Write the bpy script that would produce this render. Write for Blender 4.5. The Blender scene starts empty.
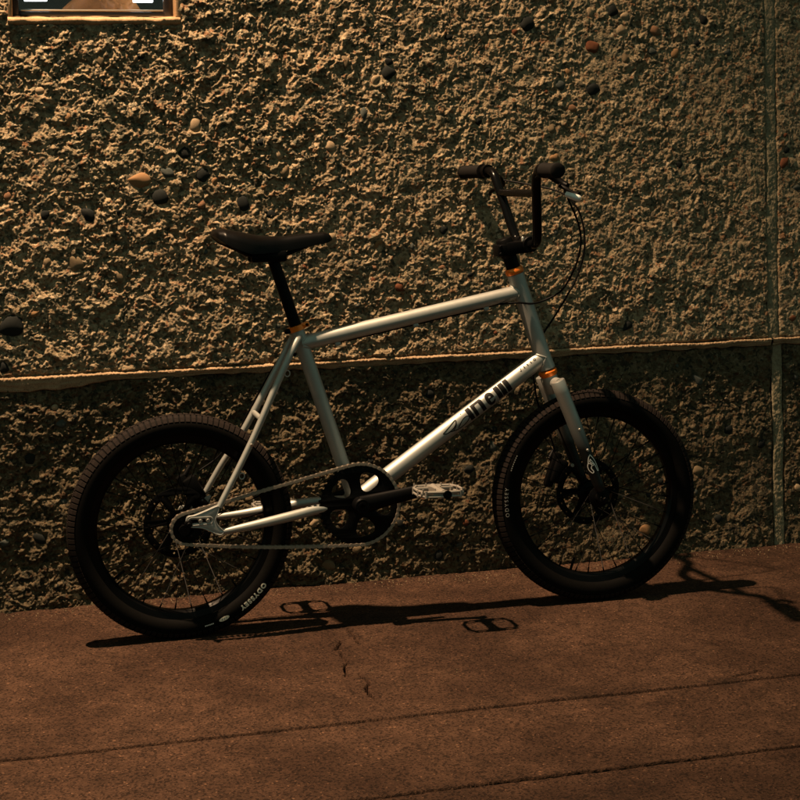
import bpy, bmesh, math, random
import numpy as np
from mathutils import Vector, Matrix
from math import radians, sin, cos, pi, atan2, hypot, tan

# ---------------------------------------------------------------- camera, world, lamp, exposure
scene = bpy.context.scene
col = scene.collection

cam_data = bpy.data.cameras.new('camera')
cam = bpy.data.objects.new('camera', cam_data)
col.objects.link(cam)
scene.camera = cam
right = Vector((0.96627028, -0.25663499, -0.02145269))
up = Vector((0.03082862, 0.03256638, 0.99899401))
fwd = Vector((0.25567818, 0.96595958, -0.03937963))
M = Matrix(((right.x, up.x, -fwd.x), (right.y, up.y, -fwd.y), (right.z, up.z, -fwd.z)))
cam.matrix_world = Matrix.Translation((-0.46489, -3.74082, 1.06)) @ M.to_4x4()
cam_data.sensor_width = 36.0
cam_data.lens = 1667.0 / 800.0 * 36.0
cam_data.shift_y = -(400.0 - 230.0) / 800.0
cam_data.clip_start = 0.05
cam_data.clip_end = 400.0

world = bpy.data.worlds.new('World')
scene.world = world
world.use_nodes = True
bg = world.node_tree.nodes['Background']
bg.inputs['Color'].default_value = (0.70, 1.0, 0.76, 1.0)
bg.inputs['Strength'].default_value = 0.22

lamp_data = bpy.data.lights.new('street_light', 'SPOT')
lamp_data.energy = 2200.0
lamp_data.spot_size = radians(73)
lamp_data.spot_blend = 1.0
lamp_data.color = (1.0, 0.66, 0.39)
lamp_data.shadow_soft_size = 0.032
lamp = bpy.data.objects.new('street_light', lamp_data)
lamp.location = (-0.85, -0.15, 4.15)
lamp.rotation_euler = (Vector((-0.10, 0.30, 0.75)) - Vector(lamp.location)).to_track_quat('-Z', 'Y').to_euler()
col.objects.link(lamp)

vs = scene.view_settings
vs.view_transform = 'Standard'
vs.look = 'None'
vs.exposure = 0.0
vs.gamma = 1.0
scene.render.engine = 'CYCLES'

rng = np.random.RandomState(7)
random.seed(5)

# ---------------------------------------------------------------- helpers
def link(o, parent=None):
    col.objects.link(o)
    if parent is not None:
        o.parent = parent
    return o

def mk(name, verts, faces, mat=None, parent=None, sharp=40):
    me = bpy.data.meshes.new(name)
    me.from_pydata([tuple(map(float, v)) for v in verts], [], [tuple(f) for f in faces])
    me.update()
    return mk_me(name, me, mat, parent, sharp)

def mk_me(name, me, mat=None, parent=None, sharp=40):
    if sharp is not None:
        me.shade_smooth()
        if sharp < 180:
            me.set_sharp_from_angle(angle=radians(sharp))
    if mat is not None:
        me.materials.clear()
        me.materials.append(mat)
    return link(bpy.data.objects.new(name, me), parent)

def mk_bm(name, bm, mat=None, parent=None, sharp=40):
    bmesh.ops.recalc_face_normals(bm, faces=bm.faces[:])
    me = bpy.data.meshes.new(name)
    bm.to_mesh(me)
    bm.free()
    return mk_me(name, me, mat, parent, sharp)

def tag(o, label=None, cat=None, group=None, kind=None):
    if label: o['label'] = label
    if cat: o['category'] = cat
    if group: o['group'] = group
    if kind: o['kind'] = kind
    return o

def empty(name, loc=(0, 0, 0)):
    o = bpy.data.objects.new(name, None)
    o.empty_display_size = 0.1
    o.location = loc
    return link(o)

class G:
    """collects verts/faces for one mesh"""
    def __init__(self):
        self.v, self.f = [], []
    def add(self, v, f):
        b = len(self.v)
        self.v += [tuple(map(float, p)) for p in v]
        self.f += [tuple(i + b for i in q) for q in f]
        return self
    def obj(self, name, mat, parent=None, sharp=40):
        return mk(name, self.v, self.f, mat, parent, sharp)

def catmull(pts, n=8):
    P = [np.array(p, float) for p in pts]
    P = [2 * P[0] - P[1]] + P + [2 * P[-1] - P[-2]]
    out = []
    for i in range(1, len(P) - 2):
        for k in range(n):
            t = k / n
            a, b, c, d = P[i - 1], P[i], P[i + 1], P[i + 2]
            out.append(0.5 * ((2 * b) + (-a + c) * t + (2 * a - 5 * b + 4 * c - d) * t * t + (-a + 3 * b - 3 * c + d) * t ** 3))
    out.append(P[-2])
    return np.array(out)

def tube(path, rad, seg=16, cap=True, closed=False, flat=1.0):
    P = np.array(path, float)
    n = len(P)
    R = np.full(n, rad) if np.isscalar(rad) else np.interp(np.linspace(0, 1, n), np.linspace(0, 1, len(rad)), rad)
    T = np.gradient(P, axis=0)
    if closed:
        T = np.roll(P, -1, 0) - np.roll(P, 1, 0)
    T /= np.linalg.norm(T, axis=1)[:, None]
    ref = np.array([0, 1.0, 0]) if abs(T[0][1]) < 0.9 else np.array([1.0, 0, 0])
    a = np.cross(T[0], ref); a /= np.linalg.norm(a)
    v, f = [], []
    for i in range(n):
        a = a - T[i] * np.dot(a, T[i]); a /= np.linalg.norm(a)
        b = np.cross(T[i], a)
        for k in range(seg):
            t = 2 * pi * k / seg
            v.append(P[i] + R[i] * (cos(t) * a + flat * sin(t) * b))
    m = n if closed else n - 1
    for i in range(m):
        j = (i + 1) % n
        for k in range(seg):
            l = (k + 1) % seg
            f.append((i * seg + k, i * seg + l, j * seg + l, j * seg + k))
    if cap and not closed:
        f.append(tuple(range(seg - 1, -1, -1)))
        f.append(tuple((n - 1) * seg + k for k in range(seg)))
    return v, f

def revolve(p0, axis, prof, seg=32, closed=False):
    """prof: list of (t along axis, r)"""
    ax = np.array(axis, float); ax /= np.linalg.norm(ax)
    p0 = np.array(p0, float)
    ref = np.array([1.0, 0, 0]) if abs(ax[0]) < 0.9 else np.array([0, 0, 1.0])
    a = np.cross(ax, ref); a /= np.linalg.norm(a)
    b = np.cross(ax, a)
    v, f = [], []
    n = len(prof)
    for t, r in prof:
        for k in range(seg):
            q = 2 * pi * k / seg
            v.append(p0 + ax * t + r * (cos(q) * a + sin(q) * b))
    for i in range(n if closed else n - 1):
        j = (i + 1) % n
        for k in range(seg):
            l = (k + 1) % seg
            f.append((i * seg + k, i * seg + l, j * seg + l, j * seg + k))
    if not closed:
        if prof[0][1] > 1e-5: f.append(tuple(range(seg - 1, -1, -1)))
        if prof[-1][1] > 1e-5: f.append(tuple((n - 1) * seg + k for k in range(seg)))
    return v, f

def cyl(p0, p1, r, seg=16, bev=0.0):
    p0 = np.array(p0, float); p1 = np.array(p1, float)
    L = np.linalg.norm(p1 - p0)
    prof = [(0, r), (L, r)] if bev <= 0 else [(0, r - bev), (bev, r), (L - bev, r), (L, r - bev)]
    return revolve(p0, p1 - p0, prof, seg)

def bevbox(size, bev=0.002, segs=2, mtx=None):
    bm = bmesh.new()
    bmesh.ops.create_cube(bm, size=1.0)
    for v in bm.verts:
        v.co = Vector((v.co.x * size[0], v.co.y * size[1], v.co.z * size[2]))
    if bev > 0:
        bmesh.ops.bevel(bm, geom=bm.edges[:], offset=bev, segments=segs, affect='EDGES', profile=0.5)
    if mtx is not None:
        bm.transform(mtx)
    v = [tuple(x.co) for x in bm.verts]
    bm.verts.index_update()
    f = [tuple(x.index for x in q.verts) for q in bm.faces]
    bm.free()
    return v, f

def fill2d(outlines, extrude=0.0, bevel=0.0, res=3):
    """closed 2D outlines (holes allowed) -> bmesh"""
    cu = bpy.data.curves.new('tmp_outline', 'CURVE')
    cu.dimensions = '2D'
    cu.fill_mode = 'BOTH'
    cu.extrude = extrude
    cu.bevel_depth = bevel
    cu.bevel_resolution = 1
    for ol in outlines:
        sp = cu.splines.new('POLY')
        sp.points.add(len(ol) - 1)
        for p, (x, y) in zip(sp.points, ol):
            p.co = (x, y, 0, 1)
        sp.use_cyclic_u = True
    return curve_bm(cu)

def curve_bm(cu):
    ob = bpy.data.objects.new('tmp_curve', cu)
    col.objects.link(ob)
    dg = bpy.context.evaluated_depsgraph_get()
    me = bpy.data.meshes.new_from_object(ob.evaluated_get(dg))
    bm = bmesh.new()
    bm.from_mesh(me)
    bpy.data.objects.remove(ob)
    bpy.data.meshes.remove(me)
    bpy.data.curves.remove(cu)
    bmesh.ops.remove_doubles(bm, verts=bm.verts[:], dist=1e-6)
    return bm

def text_bm(s, size=1.0, offset=0.0, spacing=1.0):
    cu = bpy.data.curves.new('tmp_text', 'FONT')
    cu.body = s
    cu.size = size
    cu.offset = offset
    cu.space_character = spacing
    cu.resolution_u = 4
    cu.align_x = 'CENTER'
    cu.align_y = 'CENTER'
    return curve_bm(cu)

def slice_bm(bm, axis, vals):
    n = Vector((1, 0, 0)) if axis == 0 else Vector((0, 1, 0))
    for v in vals:
        bmesh.ops.bisect_plane(bm, geom=bm.verts[:] + bm.edges[:] + bm.faces[:], plane_co=n * v, plane_no=n, dist=1e-7)

def ribbon(pts, w, n=6):
    """stroke polyline as closed outline"""
    P = catmull([(x, y, 0) for x, y in pts], n)[:, :2]
    T = np.gradient(P, axis=0); T /= np.linalg.norm(T, axis=1)[:, None]
    N = np.stack([-T[:, 1], T[:, 0]], 1) * w / 2
    L, R = P + N, P - N
    v = [(x, y, 0) for x, y in L] + [(x, y, 0) for x, y in R]
    m = len(P)
    f = [(i, i + 1, m + i + 1, m + i) for i in range(m - 1)]
    return v, f

# ---------------------------------------------------------------- numpy noise
def _grad(seed, n=256):
    r = np.random.RandomState(seed)
    a = r.rand(n, n) * 2 * pi
    return np.cos(a), np.sin(a)

_cache = {}
def perlin(x, y, freq, seed=0):
    if seed not in _cache: _cache[seed] = _grad(seed)
    gx, gy = _cache[seed]
    x = x * freq + 71.3; y = y * freq + 53.7
    xi = np.floor(x).astype(int); yi = np.floor(y).astype(int)
    fx = x - xi; fy = y - yi
    ux = fx * fx * fx * (fx * (fx * 6 - 15) + 10); uy = fy * fy * fy * (fy * (fy * 6 - 15) + 10)
    def d(ix, iy, dx, dy):
        a = (xi + ix) % 256; b = (yi + iy) % 256
        return gx[a, b] * dx + gy[a, b] * dy
    n00 = d(0, 0, fx, fy); n10 = d(1, 0, fx - 1, fy); n01 = d(0, 1, fx, fy - 1); n11 = d(1, 1, fx - 1, fy - 1)
    return 1.4 * ((n00 * (1 - ux) + n10 * ux) * (1 - uy) + (n01 * (1 - ux) + n11 * ux) * uy)

def worley(x, y, freq, seed=0, jitter=0.9):
    r = np.random.RandomState(seed + 900)
    px = r.rand(128, 128); py = r.rand(128, 128); hv = r.rand(128, 128)
    x = x * freq + 40; y = y * freq + 40
    xi = np.floor(x).astype(int); yi = np.floor(y).astype(int)
    best = np.full(x.shape, 9.0); b2 = np.full(x.shape, 9.0); hb = np.zeros(x.shape)
    for i in (-1, 0, 1):
        for j in (-1, 0, 1):
            a = (xi + i) % 128; b = (yi + j) % 128
            dx = xi + i + 0.5 + jitter * (px[a, b] - 0.5) - x
            dy = yi + j + 0.5 + jitter * (py[a, b] - 0.5) - y
            d = np.sqrt(dx * dx + dy * dy)
            m = d < best
            b2 = np.where(m, best, np.minimum(b2, d))
            hb = np.where(m, hv[a, b], hb)
            best = np.where(m, d, best)
    return best, b2, hb

def graded(lo_f, hi_f, step, lo, hi, grow=1.35, cap=0.6):
    a = list(np.linspace(lo_f, hi_f, int(round((hi_f - lo_f) / step)) + 1)) if hi_f > lo_f else [lo_f]
    s = step; c = a[-1]
    while c < hi - 1e-6:
        s = min(s * grow, cap); c = min(c + s, hi); a.append(c)
    s = step; c = a[0]; pre = []
    while c > lo + 1e-6:
        s = min(s * grow, cap); c = max(c - s, lo); pre.append(c)
    return np.array(pre[::-1] + a)

def grid_mesh(name, X, Y, Z, mat, parent, mask=None, sharp=None, smooth=True, flip=False):
    ny, nx = X.shape
    me = bpy.data.meshes.new(name)
    co = np.stack([X, Y, Z], -1).reshape(-1, 3).astype(np.float32)
    idx = np.arange(nx * ny).reshape(ny, nx)
    q = np.stack([idx[:-1, :-1], idx[:-1, 1:], idx[1:, 1:], idx[1:, :-1]], -1).reshape(-1, 4)
    if flip: q = q[:, ::-1]
    if mask is not None: q = q[mask.reshape(-1)]
    me.vertices.add(len(co)); me.vertices.foreach_set('co', co.ravel())
    me.loops.add(q.size); me.loops.foreach_set('vertex_index', np.ascontiguousarray(q).ravel().astype(np.int32))
    me.polygons.add(len(q)); me.polygons.foreach_set('loop_start', np.arange(0, q.size, 4, dtype=np.int32))
    me.update(calc_edges=True)
    me.polygons.foreach_set('use_smooth', np.ones(len(q), dtype=bool) if smooth else np.zeros(len(q), dtype=bool))
    me.materials.append(mat)
    return link(bpy.data.objects.new(name, me), parent)

# ---------------------------------------------------------------- materials
def new_mat(name):
    m = bpy.data.materials.new(name)
    m.use_nodes = True
    nt = m.node_tree
    return m, nt, nt.nodes['Principled BSDF']

def node(nt, t, **kw):
    n = nt.nodes.new(t)
    for k, v in kw.items():
        setattr(n, k, v)
    return n

def ramp(nt, fac, stops):
    r = node(nt, 'ShaderNodeValToRGB')
    e = r.color_ramp.elements
    while len(e) < len(stops): e.new(0.5)
    for x, (p, c) in zip(e, stops):
        x.position = p; x.color = (*c, 1.0)
    nt.links.new(fac, r.inputs[0])
    return r.outputs[0]

def mixc(nt, fac, a, b, mode='MIX'):
    m = node(nt, 'ShaderNodeMix', data_type='RGBA', blend_type=mode)
    for s, v in ((m.inputs[0], fac), (m.inputs[6], a), (m.inputs[7], b)):
        if hasattr(v, 'links') or hasattr(v, 'is_linked'): nt.links.new(v, s)
        elif isinstance(v, (int, float)): s.default_value = v
        else: s.default_value = (*v, 1.0)
    return m.outputs[2]

def noise(nt, vec, scale, detail=4, rough=0.55):
    n = node(nt, 'ShaderNodeTexNoise')
    n.inputs['Scale'].default_value = scale
    n.inputs['Detail'].default_value = detail
    n.inputs['Roughness'].default_value = rough
    nt.links.new(vec, n.inputs['Vector'])
    return n.outputs[0]

def objvec(nt):
    return node(nt, 'ShaderNodeTexCoord').outputs['Object']

def bump(nt, bsdf, h, strength, dist):
    b = node(nt, 'ShaderNodeBump')
    b.inputs['Strength'].default_value = strength
    b.inputs['Distance'].default_value = dist
    nt.links.new(h, b.inputs['Height'])
    nt.links.new(b.outputs[0], bsdf.inputs['Normal'])

def simple(name, color, rough=0.5, metal=0.0, wear=0.12, scale=60, spec=0.5, bmp=0.0, coat=0.0):
    m, nt, p = new_mat(name)
    v = objvec(nt)
    n = noise(nt, v, scale, 5, 0.6)
    c = mixc(nt, n, tuple(x * (1 - wear) for x in color), tuple(min(1, x * (1 + wear)) for x in color))
    nt.links.new(c, p.inputs['Base Color'])
    r = node(nt, 'ShaderNodeMapRange')
    r.inputs[3].default_value = rough * 0.85; r.inputs[4].default_value = min(1, rough * 1.15)
    nt.links.new(noise(nt, v, scale * 2.7, 3), r.inputs[0])
    nt.links.new(r.outputs[0], p.inputs['Roughness'])
    p.inputs['Metallic'].default_value = metal
    p.inputs['Specular IOR Level'].default_value = spec
    p.inputs['Coat Weight'].default_value = coat
    p.inputs['Coat Roughness'].default_value = 0.25
    if bmp: bump(nt, p, noise(nt, v, scale * 4, 3), bmp, 0.001)
    return m

def wall_material(name='rough_concrete', tone=(1.0, 1.0, 1.0)):
    m, nt, p = new_mat(name)
    v = objvec(nt)
    big = noise(nt, v, 3.0, 4)
    mid = noise(nt, v, 26.0, 5, 0.65)
    fine = noise(nt, v, 190.0, 4, 0.7)
    c = ramp(nt, mid, [(0.30, (0.15, 0.110, 0.068)), (0.52, (0.34, 0.25, 0.152)), (0.75, (0.50, 0.37, 0.228))])
    c = mixc(nt, ramp(nt, big, [(0.4, (0, 0, 0)), (0.65, (1, 1, 1))]), c, mixc(nt, 0.35, c, (0.24, 0.23, 0.14)))
    # aggregate: stones of several sizes and colours bedded in the cement
    wv = node(nt, 'ShaderNodeVectorMath', operation='MULTIPLY_ADD')
    nn = node(nt, 'ShaderNodeTexNoise'); nn.inputs['Scale'].default_value = 60.0; nn.inputs['Detail'].default_value = 3.0
    nt.links.new(v, nn.inputs['Vector'])
    nt.links.new(nn.outputs['Color'], wv.inputs[0]); wv.inputs[1].default_value = (0.014, 0.014, 0.014); nt.links.new(v, wv.inputs[2])
    for sc, fac, lo in ((62.0, 0.75, 0.47), (150.0, 0.8, 0.40)):
        vo = node(nt, 'ShaderNodeTexVoronoi')
        vo.inputs['Scale'].default_value = sc
        nt.links.new(wv.outputs[0], vo.inputs['Vector'])
        sep = node(nt, 'ShaderNodeSeparateColor')
        nt.links.new(vo.outputs['Color'], sep.inputs[0])
        grain = ramp(nt, sep.outputs[0], [(0.0, (0.030, 0.034, 0.028)), (0.16, (0.085, 0.085, 0.060)), (0.36, (0.19, 0.135, 0.080)), (0.56, (0.34, 0.25, 0.155)), (0.80, (0.21, 0.095, 0.045)), (0.88, (0.46, 0.36, 0.24))])
        grain.node.color_ramp.interpolation = 'CONSTANT'
        show = node(nt, 'ShaderNodeMath', operation='MULTIPLY'); show.inputs[1].default_value = fac
        nt.links.new(ramp(nt, sep.outputs[1], [(lo, (0, 0, 0)), (lo + 0.12, (1, 1, 1))]), show.inputs[0])
        c = mixc(nt, show.outputs[0], c, grain)
    c = mixc(nt, ramp(nt, fine, [(0.3, (1, 1, 1)), (0.5, (0, 0, 0))]), c, mixc(nt, 0.5, c, (0.10, 0.09, 0.06)))
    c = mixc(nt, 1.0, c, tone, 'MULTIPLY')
    nt.links.new(c, p.inputs['Base Color'])
    p.inputs['Roughness'].default_value = 0.92
    p.inputs['Specular IOR Level'].default_value = 0.2
    h = node(nt, 'ShaderNodeMath', operation='ADD')
    nt.links.new(fine, h.inputs[0]); nt.links.new(noise(nt, v, 480.0, 2), h.inputs[1])
    bump(nt, p, h.outputs[0], 0.9, 0.0045)
    return m

def cement_material(name, a, b):
    m, nt, p = new_mat(name)
    v = objvec(nt)
    c = ramp(nt, noise(nt, v, 22.0, 6, 0.7), [(0.35, a), (0.7, b)])
    f = noise(nt, v, 300.0, 3, 0.7)
    c = mixc(nt, ramp(nt, f, [(0.32, (1, 1, 1)), (0.45, (0, 0, 0))]), c, tuple(x * 0.45 for x in a))
    nt.links.new(c, p.inputs['Base Color'])
    p.inputs['Roughness'].default_value = 0.9
    p.inputs['Specular IOR Level'].default_value = 0.2
    bump(nt, p, f, 0.5, 0.002)
    return m

def asphalt_material():
    m, nt, p = new_mat('asphalt')
    v = objvec(nt)
    big = noise(nt, v, 2.2, 5, 0.6)
    mid = noise(nt, v, 14.0, 5, 0.65)
    c = ramp(nt, mid, [(0.28, (0.032, 0.0172, 0.0106)), (0.72, (0.071, 0.0380, 0.0236))])
    c = mixc(nt, ramp(nt, big, [(0.44, (0, 0, 0)), (0.60, (1, 1, 1))]), c, mixc(nt, 0.6, c, (0.018, 0.0085, 0.005)))
    vo = node(nt, 'ShaderNodeTexVoronoi')
    vo.inputs['Scale'].default_value = 260.0
    nt.links.new(v, vo.inputs['Vector'])
    sep = node(nt, 'ShaderNodeSeparateColor')
    nt.links.new(vo.outputs['Color'], sep.inputs[0])
    g = ramp(nt, sep.outputs[1], [(0.0, (0.35, 0.35, 0.35)), (0.25, (0.8, 0.8, 0.8)), (0.6, (1.0, 1.0, 1.0)), (0.9, (1.25, 1.22, 1.2)), (0.990, (2.3, 2.25, 2.1))])
    g.node.color_ramp.interpolation = 'CONSTANT'
    c = mixc(nt, 0.95, c, g, 'MULTIPLY')
    fg = noise(nt, v, 700.0, 2, 0.8)
    c = mixc(nt, 0.8, c, ramp(nt, fg, [(0.30, (0.45, 0.45, 0.45)), (0.50, (1, 1, 1)), (0.72, (1.5, 1.48, 1.45))]), 'MULTIPLY')
    nt.links.new(c, p.inputs['Base Color'])
    st1 = noise(nt, v, 5.5, 6, 0.7)
    c = mixc(nt, ramp(nt, st1, [(0.58, (0, 0, 0)), (0.68, (1, 1, 1))]), c, mixc(nt, 0.5, c, (0.012, 0.007, 0.0045)))
    c = mixc(nt, ramp(nt, noise(nt, v, 8.0, 5, 0.7), [(0.62, (0, 0, 0)), (0.74, (1, 1, 1))]), c, mixc(nt, 0.4, c, (0.10, 0.055, 0.032)))
    nt.links.new(c, p.inputs['Base Color'])
    p.inputs['Roughness'].default_value = 0.9
    p.inputs['Specular IOR Level'].default_value = 0.1
    h = node(nt, 'ShaderNodeMath', operation='ADD')
    nt.links.new(noise(nt, v, 420.0, 3, 0.7), h.inputs[0]); nt.links.new(vo.outputs['Distance'], h.inputs[1])
    bump(nt, p, h.outputs[0], 0.5, 0.002)
    return m

MAT_WALL = wall_material()
MAT_WALL_LOW = wall_material('darker_concrete', (0.37, 0.37, 0.35))  # wall concrete multiplied to a darker tone for the lower course
MAT_BAND = cement_material('smooth_cement', (0.22, 0.15, 0.09), (0.36, 0.25, 0.15))
MAT_JOINT = cement_material('joint_mortar', (0.17, 0.145, 0.095), (0.27, 0.225, 0.145))
MAT_SILL = cement_material('sill_cement', (0.30, 0.19, 0.10), (0.42, 0.28, 0.16))
MAT_ASPH = asphalt_material()
MAT_SILVER = simple('silver_paint', (0.32, 0.33, 0.315), 0.50, 0.62, 0.10, 30, 0.4, 0.02, 0.0)
MAT_ORANGE = simple('orange_anodised', (0.80, 0.19, 0.02), 0.25, 0.35, 0.08, 90)
MAT_BLACK = simple('black_alloy', (0.002, 0.002, 0.0022), 0.45, 0.0, 0.3, 60, 0.07)
MAT_GLOSS = simple('black_gloss', (0.002, 0.002, 0.0022), 0.22, 0.0, 0.3, 60, 0.12)
MAT_RUBBER = simple('tyre_rubber', (0.0026, 0.0024, 0.0022), 0.7, 0.0, 0.35, 120, 0.05, 0.15)
MAT_TREAD = simple('tread_rubber', (0.0085, 0.0054, 0.0042), 0.85, 0.0, 0.35, 120, 0.15, 0.2)
MAT_VINYL = simple('saddle_vinyl', (0.002, 0.0018, 0.0018), 0.36, 0.0, 0.3, 200, 0.12, 0.1)
MAT_STEEL = simple('bare_steel', (0.50, 0.47, 0.42), 0.35, 0.9, 0.1, 120)
MAT_CHAIN = simple('grimy_chain', (0.24, 0.20, 0.16), 0.5, 0.3, 0.4, 300)
MAT_SPOKE = simple('black_spoke', (0.003, 0.003, 0.003), 0.6, 0.0, 0.2, 90, 0.12)
MAT_PEDAL = simple('pedal_alloy', (0.27, 0.25, 0.22), 0.45, 0.4, 0.12, 90)
MAT_DECAL = simple('black_decal', (0.004, 0.004, 0.004), 0.55, 0.0, 0.1, 60, 0.15)
MAT_WHITE = simple('white_print', (0.72, 0.70, 0.66), 0.6, 0.0, 0.1, 200)
MAT_GREYPRINT = simple('worn_white_print', (0.30, 0.29, 0.27), 0.7, 0.0, 0.3, 200)
MAT_CREAM = simple('cream_tyre_print', (0.75, 0.68, 0.55), 0.7, 0.0, 0.15, 300)
MAT_GRIPMAT = simple('grip_rubber', (0.0028, 0.0023, 0.002), 0.8, 0.0, 0.3, 200, 0.15, 0.3)
MAT_LEVER = simple('lever_tip', (0.72, 0.72, 0.70), 0.35, 0.2, 0.05, 90)
MAT_WFRAME = simple('window_frame_metal', (0.05, 0.05, 0.055), 0.3, 0.7, 0.2, 60)
MAT_ROOM = simple('room_dark', (0.06, 0.045, 0.03), 0.8, 0.0, 0.2, 12)
PEB = {'d': (0.011, 0.013, 0.012), 'g': (0.055, 0.062, 0.055), 't': (0.27, 0.20, 0.125), 'o': (0.22, 0.125, 0.06),
       'b': (0.15, 0.11, 0.065), 'r': (0.19, 0.10, 0.055), 'R': (0.12, 0.043, 0.02)}
MAT_PEB = {k: simple('pebble_' + n, c, 0.8, 0.0, 0.35, 45, 0.15, 0.5)
           for (k, c), n in zip(PEB.items(), ('dark', 'grey', 'tan', 'ochre', 'brown', 'russet', 'rust'))}

def fade_paint():
    """silver fork blades that fade to black towards the dropouts"""
    m, nt, p = new_mat('silver_to_black_fade')
    v = objvec(nt)
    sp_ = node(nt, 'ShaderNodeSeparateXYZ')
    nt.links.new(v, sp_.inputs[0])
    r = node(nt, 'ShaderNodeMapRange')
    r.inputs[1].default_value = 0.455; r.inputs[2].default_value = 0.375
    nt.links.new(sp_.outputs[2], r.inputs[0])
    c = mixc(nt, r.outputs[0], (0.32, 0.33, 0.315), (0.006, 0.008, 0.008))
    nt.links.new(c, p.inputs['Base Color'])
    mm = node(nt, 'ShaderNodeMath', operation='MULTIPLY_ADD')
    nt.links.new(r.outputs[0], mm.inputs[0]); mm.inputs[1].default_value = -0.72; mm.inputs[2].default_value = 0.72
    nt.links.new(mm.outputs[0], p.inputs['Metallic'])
    p.inputs['Roughness'].default_value = 0.42
    p.inputs['Specular IOR Level'].default_value = 0.3
    return m
MAT_FADE = fade_paint()

# ---------------------------------------------------------------- ground
WALL_Y = 0.335
pave = empty('pavement')
tag(pave, kind='structure')
SEAM1, SEAM2 = -0.682, -1.06
CR = [[(0.331, -0.143), (0.304, -0.207)], [(0.31, -0.225), (0.308, -0.263), (0.309, -0.286), (0.31, -0.309), (0.295, -0.327), (0.29, -0.362), (0.284, -0.403)],
      [(0.367, -0.054), (0.367, -0.097), (0.367, -0.147), (0.363, -0.171)],
      [(0.315, -0.392), (0.314, -0.413), (0.321, -0.444), (0.313, -0.469), (0.305, -0.486), (0.3, -0.512), (0.302, -0.546)],
      [(1.04, -0.654), (1.107, -0.634)]]

def ground_height(X, Y):
    h = 0.0035 * perlin(X, Y, 1.3, 31) + 0.0012 * perlin(X, Y, 9, 32) + 0.0007 * perlin(X, Y, 45, 33) + 0.0006 * perlin(X, Y, 110, 34)
    pit = perlin(X, Y, 38, 35)
    h -= 0.0016 * np.clip(pit - 0.55, 0, 1)
    far = np.clip((np.abs(X - 0.6) - 2.0) / 2.0, 0, 1)
    h = h * (1 - far)
    wob = 0.0028 * perlin(X, Y, 70, 36)
    for c in CR:
        for (x0, y0), (x1, y1) in zip(c[:-1], c[1:]):
            dx, dy = x1 - x0, y1 - y0
            t = np.clip(((X + wob - x0) * dx + (Y - y0) * dy) / (dx * dx + dy * dy), 0, 1)
            d = np.hypot(X + wob - x0 - t * dx, Y - y0 - t * dy)
            w = 0.0038 + 0.0012 * perlin(X, Y, 55, 37)
            h -= 0.05 * np.clip(1 - d / np.maximum(w, 0.0009), 0, 1) ** 0.6
    # soft build-up of dirt along the foot of the wall
    h += 0.006 * np.clip((Y - 0.285 + 0.02 * perlin(X, Y, 14, 38)) / 0.05, 0, 1)
    return h

xs = np.unique(np.concatenate([graded(-0.55, 1.85, 0.0040, -60, 60, 1.3, 6.0), np.arange(0.262, 0.392, 0.0016)]))
def strip(y0, y1, g0, g1, step, far=None):
    ys = graded(y0, y1, step, y0, y1) if far is None else graded(y0, y1, step, far, y1, 1.3, 6.0)
    if y1 > 0: ys = np.unique(np.concatenate([ys, np.arange(-0.56, -0.04, 0.002)]))
    X, Y = np.meshgrid(xs, ys)
    H = ground_height(X, Y)
    x1 = xs
    if g0 is not None:
        off = g0(x1)
        k = np.clip(1 - (ys - y0) / 0.03, 0, 1)[:, None]
        Y = Y + k * off[None, :]
        H[0] -= 0.02; H[1] -= 0.0015
        Y[0] = Y[1]
    if g1 is not None:
        off = g1(x1)
        k = np.clip(1 - (y1 - ys) / 0.03, 0, 1)[:, None]
        Y = Y - k * off[None, :]
        H[-1] -= 0.02; H[-2] -= 0.0015
        Y[-1] = Y[-2]
    return grid_mesh('paving_strip', X, Y, H, MAT_ASPH, pave)

z1 = lambda x: x * 0
def w1(s):
    def f(x):
        a = 0.0012 + 0.0014 * (1 + perlin(x, z1(x) + s, 9, 41)) + 0.0011 * perlin(x, z1(x) + s, 60, 42)
        a = a * (1 - 0.75 * np.clip((x - 0.8) / 0.15, 0, 1))
        return np.clip(a, 0.0004, 0.01) + 0.004 * perlin(x, z1(x), 3.0, 43) * (1 if s == 0 else -1)
    return f
def w2(s):
    def f(x):
        m = np.clip((x - 0.28) / 0.2, 0, 1) * np.clip((0.85 - x) / 0.1, 0, 1)
        a = 0.0002 + m * (0.0005 + 0.0009 * (1 + perlin(x, z1(x) + s, 9, 51)) + 0.0010 * perlin(x, z1(x) + s, 60, 52))
        return np.clip(a, 0.0002, 0.01) + 0.003 * perlin(x, z1(x), 3.0, 53) * (1 if s == 0 else -1)
    return f
strip(SEAM1, 0.40, w1(0), None, 0.0040)
strip(SEAM2, SEAM1, w2(0), w1(1), 0.0045)
strip(-1.45, SEAM2, None, w2(1), 0.0050, far=-60)
bed = mk('ground_bed', [(-60, -60, -0.03), (60, -60, -0.03), (60, 0.5, -0.03), (-60, 0.5, -0.03)], [(0, 1, 2, 3)], MAT_BLACK, pave, None)

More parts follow.
